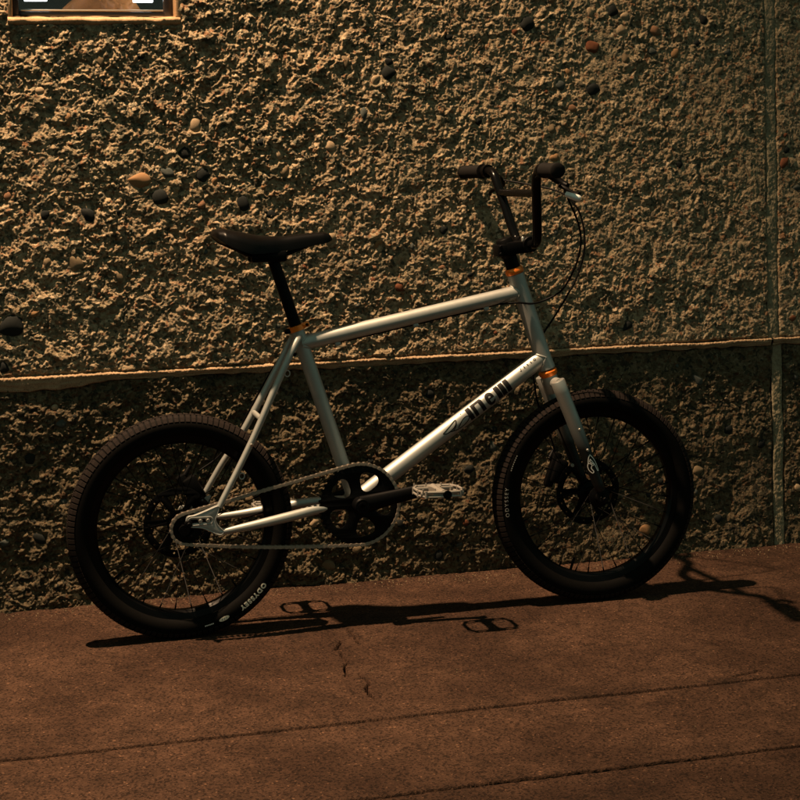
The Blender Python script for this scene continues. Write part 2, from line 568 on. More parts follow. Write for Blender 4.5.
# loose grit and crumbs of concrete, mostly along the foot of the wall
gq = random.Random(12)
gg = G()
tet = [(1, 0.2, -0.5), (-0.8, 0.7, -0.4), (-0.3, -0.9, -0.5), (0.1, 0.1, 0.8), (0.5, 0.6, 0.3)]
tf = [(0, 2, 1), (0, 4, 3), (0, 3, 2), (2, 3, 1), (1, 3, 4), (0, 1, 4)]
for k in range(900):
    x = gq.uniform(-0.6, 1.95)
    y = 0.325 - abs(gq.gauss(0, 0.03)) if k < 620 else gq.uniform(-1.3, 0.3)
    r = gq.choice((0.0011, 0.0014, 0.0018, 0.0026)) * (1.0 if k < 620 else 0.7)
    z = float(ground_height(np.array([[x]]), np.array([[y]]))[0, 0])
    a = gq.uniform(0, 6.28)
    gg.add([(x + r * (p[0] * cos(a) - p[1] * sin(a)), y + r * (p[0] * sin(a) + p[1] * cos(a)), z + r * (p[2] + 0.25) * gq.uniform(0.7, 1.1)) for p in tet], tf)
grit = gg.obj('grit', MAT_PEB['b'], None, None)
tag(grit, 'loose brown grit scattered along the foot of the wall', 'grit', kind='stuff')

# ---------------------------------------------------------------- concrete wall
wall = empty('concrete_wall', (0, 0, 0))
tag(wall, 'rough exposed-aggregate concrete wall behind the bicycle', 'wall')
XJ0, XJ1 = 1.637, 1.665
LEDGE = 0.571
WIN = (-0.332, 0.067, 1.430, 1.95)
pebbles = [(1.202, 1.447, 0.0222, 'd'), (0.962, 1.413, 0.0297, 'd'), (1.145, 1.245, 0.0247, 'd'), (1.052, 1.256, 0.0198, 'g'), (1.454, 1.429, 0.0247, 'd'), (1.235, 1.432, 0.0173, 't'), (1.223, 1.398, 0.0198, 't'), (1.319, 1.395, 0.0247, 'r'), (1.139, 1.356, 0.0272, 'R'), (1.372, 1.337, 0.0198, 'o'), (1.233, 1.327, 0.0198, 'b'), (1.31, 1.345, 0.0173, 'g'), (0.929, 1.393, 0.0124, 'R'), (1.008, 1.405, 0.0148, 't'), (1.051, 1.367, 0.0173, 'g'), (1.074, 1.289, 0.0124, 'o'), (0.857, 1.296, 0.0148, 'd'), (0.933, 1.301, 0.0148, 'b'), (0.595, 1.29, 0.0297, 'd'), (0.593, 1.32, 0.0148, 'd'), (0.559, 1.273, 0.0173, 't'), (0.01, 0.993, 0.0297, 'd'), (-0.044, 1.036, 0.0371, 'o'), (-0.198, 0.837, 0.0247, 'b'), (0.074, 1.101, 0.0222, 'd'), (0.117, 1.042, 0.0247, 'd'), (0.029, 1.053, 0.0222, 'g'), (0.214, 0.973, 0.0247, 'd'), (0.213, 1.118, 0.0198, 'b'), (0.318, 1.05, 0.0198, 'b'), (0.437, 1.109, 0.0222, 't'), (0.307, 1.092, 0.0198, 't'), (0.146, 1.029, 0.0148, 'o'), (0.1, 1.167, 0.0222, 't'), (1.227, 0.62, 0.0222, 'd'), (-0.35, 0.69, 0.0395, 'd'), (-0.369, 0.595, 0.0198, 'd'), (1.690, 1.044, 0.0222, 'R'), (1.726, 0.973, 0.0148, 'g'), (1.695, 1.076, 0.0148, 'd'), (1.028, 1.145, 0.0173, 'b'), (1.032, 1.068, 0.0198, 'o'), (0.947, 1.087, 0.0148, 't'), (1.031, 1.475, 0.0124, 'r'), (-0.166, 0.954, 0.0297, 'd'), (-0.265, 0.957, 0.0173, 'd'), (0.431, 0.875, 0.0222, 't'), (0.752, 0.634, 0.0173, 'b'), (1.265, 0.874, 0.0148, 't'), (1.441, 1.16, 0.0148, 'b'), (1.552, 0.825, 0.0148, 't'), (0.484, 0.936, 0.0148, 'b'), (0.671, 1.171, 0.0173, 'b'), (0.731, 0.89, 0.0148, 'd'), (-0.106, 0.722, 0.0173, 'b'), (0.052, 0.715, 0.0148, 't'), (-0.239, 0.453, 0.0173, 'g'), (-0.255, 0.492, 0.0124, 't'), (0.795, 0.773, 0.0124, 'd'), (1.382, 1.042, 0.0148, 'd'), (1.501, 1.292, 0.0173, 'b'), (0.365, 1.324, 0.0148, 'b'), (-0.124, 1.326, 0.0173, 'b'), (-0.268, 1.255, 0.0148, 't'), (0.682, 0.471, 0.0198, 'd'), (1.426, 0.228, 0.0222, 'b'), (1.482, 0.089, 0.0198, 'd'), (1.515, 0.33, 0.0198, 'd'), (-0.317, 0.371, 0.0198, 'd'), (-0.299, 0.176, 0.0222, 'd'), (1.43, 0.469, 0.0198, 'g'), (1.274, 0.078, 0.0222, 'o'), (0.213, 0.235, 0.0198, 'b'), (0.785, 0.271, 0.0198, 'd'), (0.411, 0.054, 0.0222, 'b'), (0.7, 0.055, 0.0198, 'd'), (1.113, 0.249, 0.0173, 'd'), (-0.038, 0.106, 0.0173, 'b')]

def relief(X, Z, lower):
    """how far the broken concrete face stands out from its mean plane, metres"""
    wx = X + 0.012 * perlin(X, Z, 18, 1) + 0.004 * perlin(X, Z, 60, 2)
    wz = Z + 0.012 * perlin(X, Z, 18, 3) + 0.004 * perlin(X, Z, 60, 4)
    rough = 0.42 + 0.38 * np.clip((1.05 - X) / 0.7, 0, 1) + 0.16 * perlin(X, Z, 2.5, 14) + 0.28 * perlin(X, Z, 7.0, 18)
    rough = np.clip(rough, 0.22, 1.4)
    big = perlin(wx, wz, 5, 5)
    a = perlin(wx, wz, 16, 6)
    b = perlin(wx, wz, 34, 7)
    c = perlin(wx, wz, 75, 8)
    d = perlin(wx, wz, 150, 9)
    w, w2_, hv = worley(wx, wz, 30, 10)
    chip = np.clip(1.0 - w * 1.5, 0, 1) * np.where(hv > 0.55, 1.0, 0.15)
    wf, wf2, hf = worley(wx, wz, 75, 11)
    crumb = np.clip(1.0 - wf * 1.5, 0, 1) * np.where(hf > 0.4, 1.0, 0.2)
    e = perlin(X, Z, 215, 16)
    grit = np.random.RandomState(17).uniform(-1, 1, X.shape)
    h = 0.0030 * big + 0.0058 * a + 0.0062 * b + 0.0042 * c + 0.0034 * d + 0.0022 * e + 0.0010 * grit + 0.0030 * chip + 0.0034 * crumb
    h = h * rough
    # little hollows where aggregate fell out
    pit = perlin(X, Z, 24, 12)
    h -= 0.006 * np.clip(pit - 0.5, 0, 1) / 0.5
    if lower:
        h = h * 1.2 + 0.010 * perlin(wx, wz, 6.5, 13)
    return h

def make_panel(x0, x1, z0, z1, ybase, fine=None, lower=False, hole=None):
    if fine:
        fx0, fx1, fz0, fz1 = fine
        px = graded(max(fx0, x0), min(fx1, x1), 0.0021, x0, x1, 1.3, 0.08)
        pz = graded(max(fz0, z0), min(fz1, z1), 0.0021, z0, z1, 1.3, 0.08)
    else:
        px = np.linspace(x0, x1, max(2, int((x1 - x0) / 0.05)))
        pz = np.linspace(z0, z1, max(2, int((z1 - z0) / 0.05)))
    if hole:
        px = np.unique(np.concatenate([px, hole[:2]])); pz = np.unique(np.concatenate([pz, hole[2:]]))
    px = np.concatenate([[x0], px, [x1]]); pz = np.concatenate([[z0], pz, [z1]])
    X, Z = np.meshgrid(px, pz)
    H = relief(X, Z, lower)
    for (ax_, az_, r_, k_) in pebbles:
        if x0 - 0.05 < ax_ < x1 + 0.05 and z0 - 0.05 < az_ < z1 + 0.05:
            d = np.hypot(X - ax_, Z - az_) / r_
            wgt = np.clip(1.0 - d, 0, 0.35) / 0.35
            H = H * (1 - wgt) + (-0.0005 + 0.25 * H) * wgt
    # edges crumble back a little
    e = np.minimum.reduce([X - x0, x1 - X, Z - z0, z1 - Z])
    e = e + 0.003 * perlin(X, Z, 45, 15)
    H -= (0.006 if not lower else 0.010) * np.clip(1 - e / 0.006, 0, 1.5) ** 2
    if hole:
        hx = np.maximum(np.maximum(hole[0] - X, X - hole[1]), 0); hz = np.maximum(np.maximum(hole[2] - Z, Z - hole[3]), 0)
        dd = np.hypot(hx, hz)
        k = np.clip(1 - dd / 0.02, 0, 1)
        H = H * (1 - k) + 0.002 * k
    Y = ybase - H
    Y[0] = Y[-1] = ybase + 0.08
    Y[:, 0] = Y[:, -1] = ybase + 0.08
    Y[0], Y[-1] = ybase + 0.08, ybase + 0.08
    mask = None
    if hole:
        cx = 0.5 * (px[1:] + px[:-1]); cz = 0.5 * (pz[1:] + pz[:-1])
        CX, CZ = np.meshgrid(cx, cz)
        mask = ~((CX > hole[0]) & (CX < hole[1]) & (CZ > hole[2]) & (CZ < hole[3]))
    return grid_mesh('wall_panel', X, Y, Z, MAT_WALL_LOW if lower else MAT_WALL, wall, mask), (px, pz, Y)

FINE = (-0.50, 1.84, 0.0, 1.54)
P_up, g_up = make_panel(-2.2, XJ0, LEDGE, 2.6, WALL_Y, FINE, False, WIN)
P_upr, g_upr = make_panel(XJ1, 5.4, LEDGE, 2.6, WALL_Y, FINE)
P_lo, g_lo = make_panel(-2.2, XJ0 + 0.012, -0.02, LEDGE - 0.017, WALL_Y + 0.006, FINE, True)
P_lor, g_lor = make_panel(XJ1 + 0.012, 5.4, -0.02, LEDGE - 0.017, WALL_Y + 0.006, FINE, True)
for a, b in ((-6.0, -2.224), (-2.2, XJ0), (XJ1, 5.4)):
    make_panel(a, b, 2.624, 5.0, WALL_Y)
make_panel(-6.0, -2.224, LEDGE, 2.6, WALL_Y)
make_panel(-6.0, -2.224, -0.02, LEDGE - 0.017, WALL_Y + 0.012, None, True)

# smooth cement band that forms the thin ledge between the two courses
def band(x0, x1):
    px = graded(max(x0, -0.5), min(x1, 1.84), 0.002, x0, x1, 1.4, 0.1) if x1 > -0.4 else np.linspace(x0, x1, 60)
    zt = LEDGE + 0.0012 * perlin(px, z1(px), 3, 61) + 0.0009 * perlin(px, z1(px), 40, 62) + 0.0007 * perlin(px, z1(px), 140, 68) + 0.0009 * np.random.RandomState(8).uniform(-1, 1, px.shape) - 0.006 * np.clip(perlin(px, z1(px), 4.3, 69) - 0.42, 0, 1) / 0.4
    zb = LEDGE - 0.019 - 0.016 * np.clip((-0.12 - px) / 0.12, 0, 1) + 0.004 * perlin(px, z1(px), 25, 63)
    prof = [(-0.004, 0.06), (-0.003, 0.012), (0.000, 0.001), (0.0010, -0.0040), (0.0030, -0.0065), (0.0044, -0.0072)]
    rows = []
    for dz, dy in prof:
        n = 0.0013 * perlin(px, z1(px) + dz * 300, 130, 64) + 0.0004 * perlin(px, z1(px) + dz * 60, 22, 65) + 0.0019 * np.random.RandomState(5 + int(dz * 1e5) % 97).uniform(-1, 1, px.shape)
        rows.append((px, WALL_Y + dy + n + z1(px), zt - dz * (1.15 - 0.5 * np.clip((px - 0.3) / 1.2, 0, 1))))
    for t in np.linspace(0.15, 1, 8):
        n = 0.0012 * perlin(px, z1(px) + t * 3.1, 110, 66) + 0.0022 * perlin(px, z1(px) + t, 20, 67) 
        rows.append((px, WALL_Y - 0.0072 + 0.0085 * t + n, zt - 0.0044 - (zt - 0.0044 - zb) * t))
    rows.append((px, WALL_Y + 0.06 + z1(px), zb))
    X = np.array([r[0] for r in rows]); Y = np.array([r[1] for r in rows]); Z = np.array([r[2] for r in rows])
    return grid_mesh('cement_band', X, Y, Z, MAT_BAND, wall, None, flip=True)
band(-6.0, -2.21); band(-2.2, XJ0 + 0.004); band(XJ0 + 0.010, 5.4)

# vertical mortar joints
def vjoint(x0, x1, za, zb, y):
    px = np.linspace(x0, x1, 14); pz = np.linspace(za, zb, int((zb - za) / 0.003))
    X, Z = np.meshgrid(px, pz)
    Y = y + 0.0018 * perlin(X, Z, 25, 71) + 0.0012 * perlin(X, Z, 90, 72) + 0.0012 * np.random.RandomState(3).uniform(-1, 1, X.shape) + 0.003 * (np.abs(X - (x0 + x1) / 2) / ((x1 - x0) / 2)) ** 6
    X = X + 0.0025 * perlin(X * 0, Z, 10, 73)
    return grid_mesh('mortar_joint', X, Y, Z, MAT_JOINT, wall)
vjoint(XJ0 - 0.002, XJ1 + 0.002, LEDGE - 0.006, 2.6, WALL_Y + 0.0015)
vjoint(XJ0 + 0.011, XJ1 + 0.013, -0.02, LEDGE - 0.016, WALL_Y + 0.006)
backing = mk('wall_core', [(-6, WALL_Y + 0.06, -0.05), (-0.34, WALL_Y + 0.06, -0.05), (-0.34, WALL_Y + 0.06, 5), (-6, WALL_Y + 0.06, 5),
    (0.075, WALL_Y + 0.06, -0.05), (5.4, WALL_Y + 0.06, -0.05), (5.4, WALL_Y + 0.06, 5), (0.075, WALL_Y + 0.06, 5),
    (-0.34, WALL_Y + 0.06, 1.42), (0.075, WALL_Y + 0.06, 1.42), (-0.34, WALL_Y + 0.06, 1.96), (0.075, WALL_Y + 0.06, 1.96)],
    [(0, 1, 2, 3), (4, 5, 6, 7), (1, 4, 9, 8), (10, 11, 7, 2)], MAT_JOINT, wall, None)

# smaller stones scattered through the face
q = random.Random(77)
small = []
while len(small) < 210:
    x, z = q.uniform(-0.42, 1.82), q.uniform(0.03, 1.5)
    if abs(x - 1.65) < 0.035 or abs(z - 0.56) < 0.04 or (x < 0.09 and z > 1.39): continue
    if any(hypot(x - a[0], z - a[1]) < a[2] + 0.018 for a in pebbles + small): continue
    small.append((x, z, q.choice((0.007, 0.009, 0.011, 0.011, 0.014, 0.018)), q.choice('ddggttbbbborR')))
# pebbles showing in the broken face
peb_meshes = []
for s in range(6):
    bm = bmesh.new()
    bmesh.ops.create_icosphere(bm, subdivisions=3, radius=1.0)
    r = random.Random(40 + s)
    ph = [(Vector((r.uniform(-1, 1), r.uniform(-1, 1), r.uniform(-1, 1))).normalized(), r.uniform(0.62, 0.88)) for _ in range(9)]
    for v in bm.verts:
        for n, d in ph:
            k = v.co.dot(n)
            if k > d: v.co -= n * (k - d) * 0.8
    me = bpy.data.meshes.new('pebble_shape'); bm.to_mesh(me); bm.free(); me.shade_smooth()
    peb_meshes.append(me)
peb_cache = {}
def surf(gd, x, z):
    px_, pz_, Yg = gd
    i = min(max(np.searchsorted(px_, x), 2), len(px_) - 3); j = min(max(np.searchsorted(pz_, z), 2), len(pz_) - 3)
    return float(np.median(Yg[j - 2:j + 3, i - 2:i + 3]))
for i, (x, z, r, k) in enumerate(pebbles + small):
    key = (i % 6, k)
    if key not in peb_cache:
        me = peb_meshes[i % 6].copy(); me.materials.append(MAT_PEB[k]); peb_cache[key] = me
    low = z < LEDGE
    par = (P_lo if x < XJ0 else P_lor) if low else (P_up if x < XJ0 else P_upr)
    o = bpy.data.objects.new('pebble', peb_cache[key])
    q = random.Random(i)
    gd_ = (g_lo if x < XJ0 else g_lor) if low else (g_up if x < XJ0 else g_upr)
    o.location = (x, surf(gd_, x, z) + r * (0.17 if i < len(pebbles) else 0.20), z)
    o.scale = (r * 0.90 * q.uniform(0.85, 1.15), r * 0.40, r * 0.80 * q.uniform(0.7, 1.05))
    o.rotation_euler = (q.uniform(-0.15, 0.15), q.uniform(0, 6.28), q.uniform(-0.15, 0.15))
    link(o, par)

# ---------------------------------------------------------------- window in the wall
win = empty('window', (-0.1325, WALL_Y, WIN[2]))
tag(win, 'small dark metal-framed window set into the wall at top left', 'window')
def wpart(name, v, f, mat, sharp=40, parent=win):
    loc = Vector(win.location)
    return mk(name, [tuple(Vector(p) - loc) for p in v], f, mat, parent, sharp)
wx0, wx1, wz0, wz1 = WIN
# cement reveal (jambs + head), bevelled inwards
g = G()
for xa, xb in ((wx0 - 0.008, wx0 + 0.006), (wx1 - 0.006, wx1 + 0.008)):
    v, f = bevbox((xb - xa, 0.09, wz1 - wz0 + 0.02), 0.004, 2, Matrix.Translation(((xa + xb) / 2, WALL_Y + 0.043, (wz0 + wz1) / 2)))
    g.add(v, f)
v, f = bevbox((wx1 - wx0 - 0.016, 0.09, 0.02), 0.004, 2, Matrix.Translation(((wx0 + wx1) / 2, WALL_Y + 0.043, wz1)))
g.add(v, f)
wpart('reveal', g.v, g.f, MAT_SILL)
# sill with rough front edge
px = np.linspace(wx0 - 0.006, wx1 + 0.004, 140)
rows = []
for dy, dz in ((0.085, 0.006), (0.03, 0.003), (0.008, 0.001), (-0.002, -0.001), (-0.0075, -0.005), (-0.0085, -0.010), (-0.006, -0.016), (0.004, -0.021), (0.03, -0.023)):
    rows.append((px, WALL_Y + dy + 0.0025 * perlin(px, z1(px) + dz * 40, 30, 81) + 0.001 * perlin(px, z1(px) + dz * 100, 110, 83), wz0 + dz + 0.002 * perlin(px, z1(px) + dy * 20, 22, 82)))
lx = win.location
X = np.array([r[0] for r in rows]) - lx.x; Y = np.array([r[1] for r in rows]) - lx.y; Z = np.array([r[2] for r in rows]) - lx.z
grid_mesh('sill', X, Y, Z, MAT_SILL, win, flip=True)
# metal frame
fy = WALL_Y + 0.062
fr = G()
for cx, cz, sx, sz in ((wx0 + 0.013, (wz0 + wz1) / 2, 0.018, wz1 - wz0 - 0.01), (wx1 - 0.017, (wz0 + wz1) / 2, 0.022, wz1 - wz0 - 0.01),
                       ((wx0 + wx1) / 2, wz0 + 0.011, wx1 - wx0 - 0.051, 0.012), ((wx0 + wx1) / 2, wz1 - 0.02, wx1 - wx0 - 0.051, 0.018)):
    fr.add(*bevbox((sx, 0.03, sz), 0.003, 2, Matrix.Translation((cx, fy, cz))))
wpart('frame', fr.v, fr.f, MAT_WFRAME)
v, f = bevbox((wx1 - wx0 - 0.056, 0.008, 0.004), 0.0015, 2, Matrix.Translation(((wx0 + wx1) / 2 - 0.002, fy - 0.0145, wz0 + 0.0195)))
wpart('glazing_bead', v, f, MAT_STEEL)
gm, gnt, gp = new_mat('window_glass')
gp.inputs['Base Color'].default_value = (0.9, 0.92, 0.9, 1)
gp.inputs['Roughness'].default_value = 0.03
gp.inputs['Transmission Weight'].default_value = 1.0
gp.inputs['IOR'].default_value = 1.45
gnt.links.new(ramp(gnt, noise(gnt, objvec(gnt), 9.0, 3), [(0.3, (0.02,) * 3), (0.8, (0.09,) * 3)]), gp.inputs['Roughness'])
v, f = bevbox((wx1 - wx0 - 0.05, 0.004, wz1 - wz0 - 0.04), 0.0, 1, Matrix.Translation(((wx0 + wx1) / 2 - 0.002, fy + 0.004, (wz0 + wz1) / 2)))
wpart('pane', v, f, gm, None)
# shallow dark room behind
ry0, ry1 = WALL_Y + 0.082, WALL_Y + 0.75
rx0, rx1, rz0, rz1 = wx0 - 0.25, wx1 + 0.35, wz0 - 0.004, wz1 + 0.2
room = [(rx0, ry0, rz0), (rx1, ry0, rz0), (rx1, ry1, rz0), (rx0, ry1, rz0), (rx0, ry0, rz1), (rx1, ry0, rz1), (rx1, ry1, rz1), (rx0, ry1, rz1)]
wpart('window_niche', room, [(0, 1, 2, 3), (7, 6, 5, 4), (3, 2, 6, 7), (0, 3, 7, 4), (2, 1, 5, 6)], MAT_ROOM, None)

# folded brown cloth lying just inside the window
MAT_CLOTH = simple('brown_cloth', (0.60, 0.24, 0.07), 0.45, 0.0, 0.25, 18, 0.4, 0.2)
u = np.linspace(0, 1, 60); w = np.linspace(0, 1, 30)
U, Wv = np.meshgrid(u, w)
ang = Wv * pi
cxm = -0.215 + 0.225 * U
prof = (0.045 + 0.022 * perlin(U, Wv, 4.0, 91) + 0.010 * perlin(U, Wv, 11, 92)) * (np.sin(np.clip(U, 0.0, 1) * pi) ** 0.35 + 0.02)
Xc = cxm + 0.006 * perlin(U, Wv, 7, 93); Yc = WALL_Y + 0.235 - np.cos(ang) * prof * 1.0; Zc = rz0 + 0.004 + np.sin(ang) * prof * 1.5
cl = grid_mesh('folded_cloth', Xc, Yc, Zc, MAT_CLOTH, None)
tag(cl, 'brown folded cloth lying behind the window glass', 'cloth')
# two lit panels deeper in the room
em, ent, ep = new_mat('lit_panel')
ep.inputs['Base Color'].default_value = (0.8, 0.8, 0.8, 1)
ep.inputs['Emission Color'].default_value = (0.92, 0.96, 1.0, 1)
ep.inputs['Emission Strength'].default_value = 3.0
for (xa, xb, zc, lab) in ((-0.292, -0.236, 1.4825, 'pale lit panel at the left inside the window'), (-0.025, 0.025, 1.4805, 'bright white lit panel at the right inside the window')):
    v, f = bevbox((xb - xa, 0.012, 0.22), 0.001, 1, Matrix.Translation((0, 0, 0.11)))
    o = mk('light_panel', v, f, em, None, None)
    o.location = ((xa + xb) / 2 + 0.0, WALL_Y + 0.16, zc)
    tag(o, lab, 'light panel')

# ---------------------------------------------------------------- bicycle
bike = empty('bicycle', (0, 0, 0))
bike.rotation_euler.x = -0.018
tag(bike, 'silver small-wheeled bicycle with black BMX handlebar leaning beside the wall', 'bicycle')
V3 = lambda bx, by, bz: np.array([bx, by, bz], float)
def part(name, vf, mat, parent=bike, sharp=40):
    return mk(name, vf[0], vf[1], mat, parent, sharp)

RA = V3(0.0, 0, 0.254); FA = V3(0.997, 0, 0.254)
BB = V3(0.4045, 0, 0.2815)
ST_TOP = V3(0.2774, 0, 0.689)
HT_T = V3(0.809, 0, 0.798); HT_B = V3(0.8855, 0, 0.558)
h_dir = (HT_B - HT_T) / np.linalg.norm(HT_B - HT_T)     # points down
s_dir = (ST_TOP - BB) / np.linalg.norm(ST_TOP - BB)     # points up

# --- frame tubes
TT0, TT1 = V3(0.287, 0, 0.6535), V3(0.8235, 0, 0.7515)
part('seat_tube', cyl(BB, ST_TOP - s_dir * 0.004, 0.0165, 28, 0.002), MAT_SILVER)
part('top_tube', cyl(TT0, TT1, 0.0172, 28), MAT_SILVER)
DT0, DT1 = BB, V3(0.8745, 0, 0.5935)
dt = part('down_tube', cyl(DT0, DT1, 0.0200, 32), MAT_SILVER)
ht = part('head_tube', revolve(HT_T, h_dir, [(0.004, 0.0195), (0.005, 0.0208), (0.03, 0.0202), (0.22, 0.0202), (0.2445, 0.0212), (0.246, 0.0195)], 32), MAT_SILVER)
part('bottom_bracket_shell', cyl(BB + V3(0, -0.034, 0), BB + V3(0, 0.034, 0), 0.0215, 28, 0.0015), MAT_SILVER)
# weld beads
def bead(name, c, axis_tube, r_small, tube_dir, r_big):
    """a ring where a tube meets a bigger one"""
    t = axis_tube / np.linalg.norm(axis_tube)
    n = np.cross(t, [0, 1.0, 0]); n /= np.linalg.norm(n)
    pts = []
    for k in range(40):
        a = 2 * pi * k / 40
        lat = sin(a) * r_small
        p = c + n * cos(a) * r_small + V3(0, lat, 0)
        # slide along t until it meets the big tube surface
        d = np.asarray(tube_dir); need = math.sqrt(max(r_big ** 2 - lat ** 2, 0))
        perp = np.cross(d, [0, 1.0, 0]); perp /= np.linalg.norm(perp)
        cur = np.dot(p - c, perp); tp = np.dot(t, perp)
        sgn = 1 if tp > 0 else -1
        s = (sgn * need - cur) / tp
        pts.append(p + t * s)
    rr = [0.0022 + 0.0006 * sin(k * 2.1) for k in range(40)]
    part(name, tube(pts, 0.0024, 8, closed=True), MAT_SILVER)
bead('weld_bead', DT1, DT0 - DT1, 0.0202, h_dir, 0.0202)
bead('weld_bead', TT1, TT0 - TT1, 0.0174, h_dir, 0.0202)
bead('weld_bead', TT0, TT1 - TT0, 0.0174, s_dir, 0.0165)
# seat stays
ss_top = [V3(0.2815, -0.016, 0.668), V3(0.268, -0.033, 0.656)]
for sgn, pts in ((-1, [(0.2800, -0.014, 0.672), (0.2690, -0.030, 0.6575), (0.2400, -0.040, 0.607), (0.1592, -0.050, 0.4448), (0.0779, -0.062, 0.3015)]),
                 (1, [(0.2800, 0.014, 0.672), (0.2690, 0.030, 0.6555), (0.2400, 0.040, 0.600), (0.1557, 0.052, 0.4520), (0.1049, 0.058, 0.3790), (0.0620, 0.063, 0.3090)])):
    part('seat_stay', tube(catmull(pts, 8), [0.0088, 0.0088, 0.0085, 0.0075, 0.0068], 18), MAT_SILVER)
part('seat_stay_bridge', cyl(V3(0.181, -0.045, 0.492), V3(0.181, 0.049, 0.495), 0.0062, 14), MAT_SILVER)
# small eyelets on the near stay
for t, in ((0.30,), (0.62,)):
    p = V3(0.2690, -0.030, 0.6575) * (1 - t) + V3(0.0779, -0.062, 0.3015) * t
    part('rack_eyelet', cyl(p + V3(0.006, -0.0105, -0.002), p + V3(0.004, 0.0, 0), 0.0038, 12, 0.0006), MAT_STEEL)
p = V3(0.262, -0.0335, 0.633)
part('rack_eyelet', cyl(p + V3(0.002, -0.010, 0), p, 0.0042, 12, 0.0006), MAT_BLACK)
ring = [V3(0.133 + 0.006 * cos(a), -0.052, 0.366 + 0.007 * sin(a)) for a in np.linspace(0, 2 * pi, 18)[:-1]]
part('cable_guide', tube(ring, 0.0015, 8, closed=True), MAT_SILVER)
ring = [V3(0.246 + 0.006 * cos(a), -0.038, 0.590 + 0.007 * sin(a)) for a in np.linspace(0, 2 * pi, 18)[:-1]]
part('cable_guide', tube(ring, 0.0015, 8, closed=True), MAT_SILVER)
# chain stays
for sgn in (-1, 1):
    pts = [(0.078, sgn * 0.062, 0.2455), (0.1359, sgn * 0.061, 0.2525), (0.1931, sgn * 0.057, 0.2600), (0.2508, sgn * 0.050, 0.2680), (0.3091, sgn * 0.040, 0.2760), (0.3960, sgn * 0.026, 0.2790)] if sgn < 0 else \
          [(0.080, 0.062, 0.2560), (0.1446, 0.060, 0.2600), (0.187, 0.056, 0.2645), (0.2508, 0.049, 0.2720), (0.3091, 0.039, 0.2790), (0.3960, 0.026, 0.2800)]
    part('chain_stay', tube(catmull(pts, 6), [0.0068, 0.0090, 0.0108, 0.0115, 0.0112, 0.0108], 18), MAT_SILVER)
part('chain_stay_bridge', cyl(V3(0.333, -0.034, 0.278), V3(0.333, 0.034, 0.279), 0.006, 14), MAT_SILVER)
# dropouts
DO = [(0.0032, 0.276), (0.005, 0.2835), (0.010, 0.2870), (0.0214, 0.2881), (0.0485, 0.2972), (0.0712, 0.3055), (0.0778, 0.3045), (0.0741, 0.2886), (0.0692, 0.2755), (0.0744, 0.2617), (0.0853, 0.2496), (0.0865, 0.2445), (0.0830, 0.2400), (0.0735, 0.2405), (0.0517, 0.2522), (0.0362, 0.2590), (0.014, 0.2620), (0.0062, 0.2650), (0.0032, 0.2700)]
def smooth2(pts, n=4):
    q = pts[-1:] + pts + pts[:2]
    c = catmull([(x, y, 0) for x, y in q], n)
    return [(a, b) for a, b, _ in c[n:-2 * n]]
SLOT = [(0.0150 + 0.0055 * cos(a) , 0.2748 + 0.0058 * sin(a)) for a in np.linspace(pi / 2, 3 * pi / 2, 9)] + [(0.0545 + 0.005 * cos(a), 0.2752 + 0.0050 * sin(a)) for a in np.linspace(-pi / 2, pi / 2, 9)]
def plate(name, outlines, by, thick, mat, parent=bike, bevel=0.0008, sharp=30):
    bm = fill2d(outlines, thick / 2 - bevel, bevel)
    for v in bm.verts:
        v.co = Vector((v.co.x, by - v.co.z, v.co.y))
    return mk_bm(name, bm, mat, parent, sharp)
for sgn in (-1, 1):
    d_ = plate('dropout', [smooth2(DO), SLOT], sgn * 0.065, 0.006, MAT_SILVER, bike, 0.0012)
    if sgn < 0:
        rim_pts = [V3(x, -0.0682, z) for x, z in [(0.0150 + 0.0085 * cos(a), 0.2748 + 0.0088 * sin(a)) for a in np.linspace(pi / 2, 3 * pi / 2, 12)] + [(0.0545 + 0.008 * cos(a), 0.2752 + 0.0080 * sin(a)) for a in np.linspace(-pi / 2, pi / 2, 12)]]
        part('slot_lip', tube(rim_pts, 0.0017, 8, closed=True), MAT_SILVER, d_)
        part('edge_lip', tube([V3(x, -0.0680, z) for x, z in smooth2([(0.045 + (a - 0.045) * 0.97, 0.271 + (b - 0.271) * 0.95) for a, b in DO])], 0.0014, 8, closed=True), MAT_SILVER, d_)
    for bxp in (0.0345, 0.0515):
        part('dropout_bolt', revolve(V3(bxp, sgn * 0.060, 0.2752), (0, sgn, 0), [(0, 0.0046), (0.012, 0.0046), (0.0135, 0.0038), (0.0136, 0.0022), (0.0115, 0.0020)], 16), MAT_STEEL, d_)
    part('axle_nut', revolve(V3(0.008, sgn * 0.060, 0.2700), (0, sgn, 0), [(0, 0.0088), (0.011, 0.0088), (0.013, 0.0075), (0.0131, 0.005), (0.020, 0.005), (0.021, 0.004)], 6 if sgn > 0 else 20), MAT_BLACK, d_)

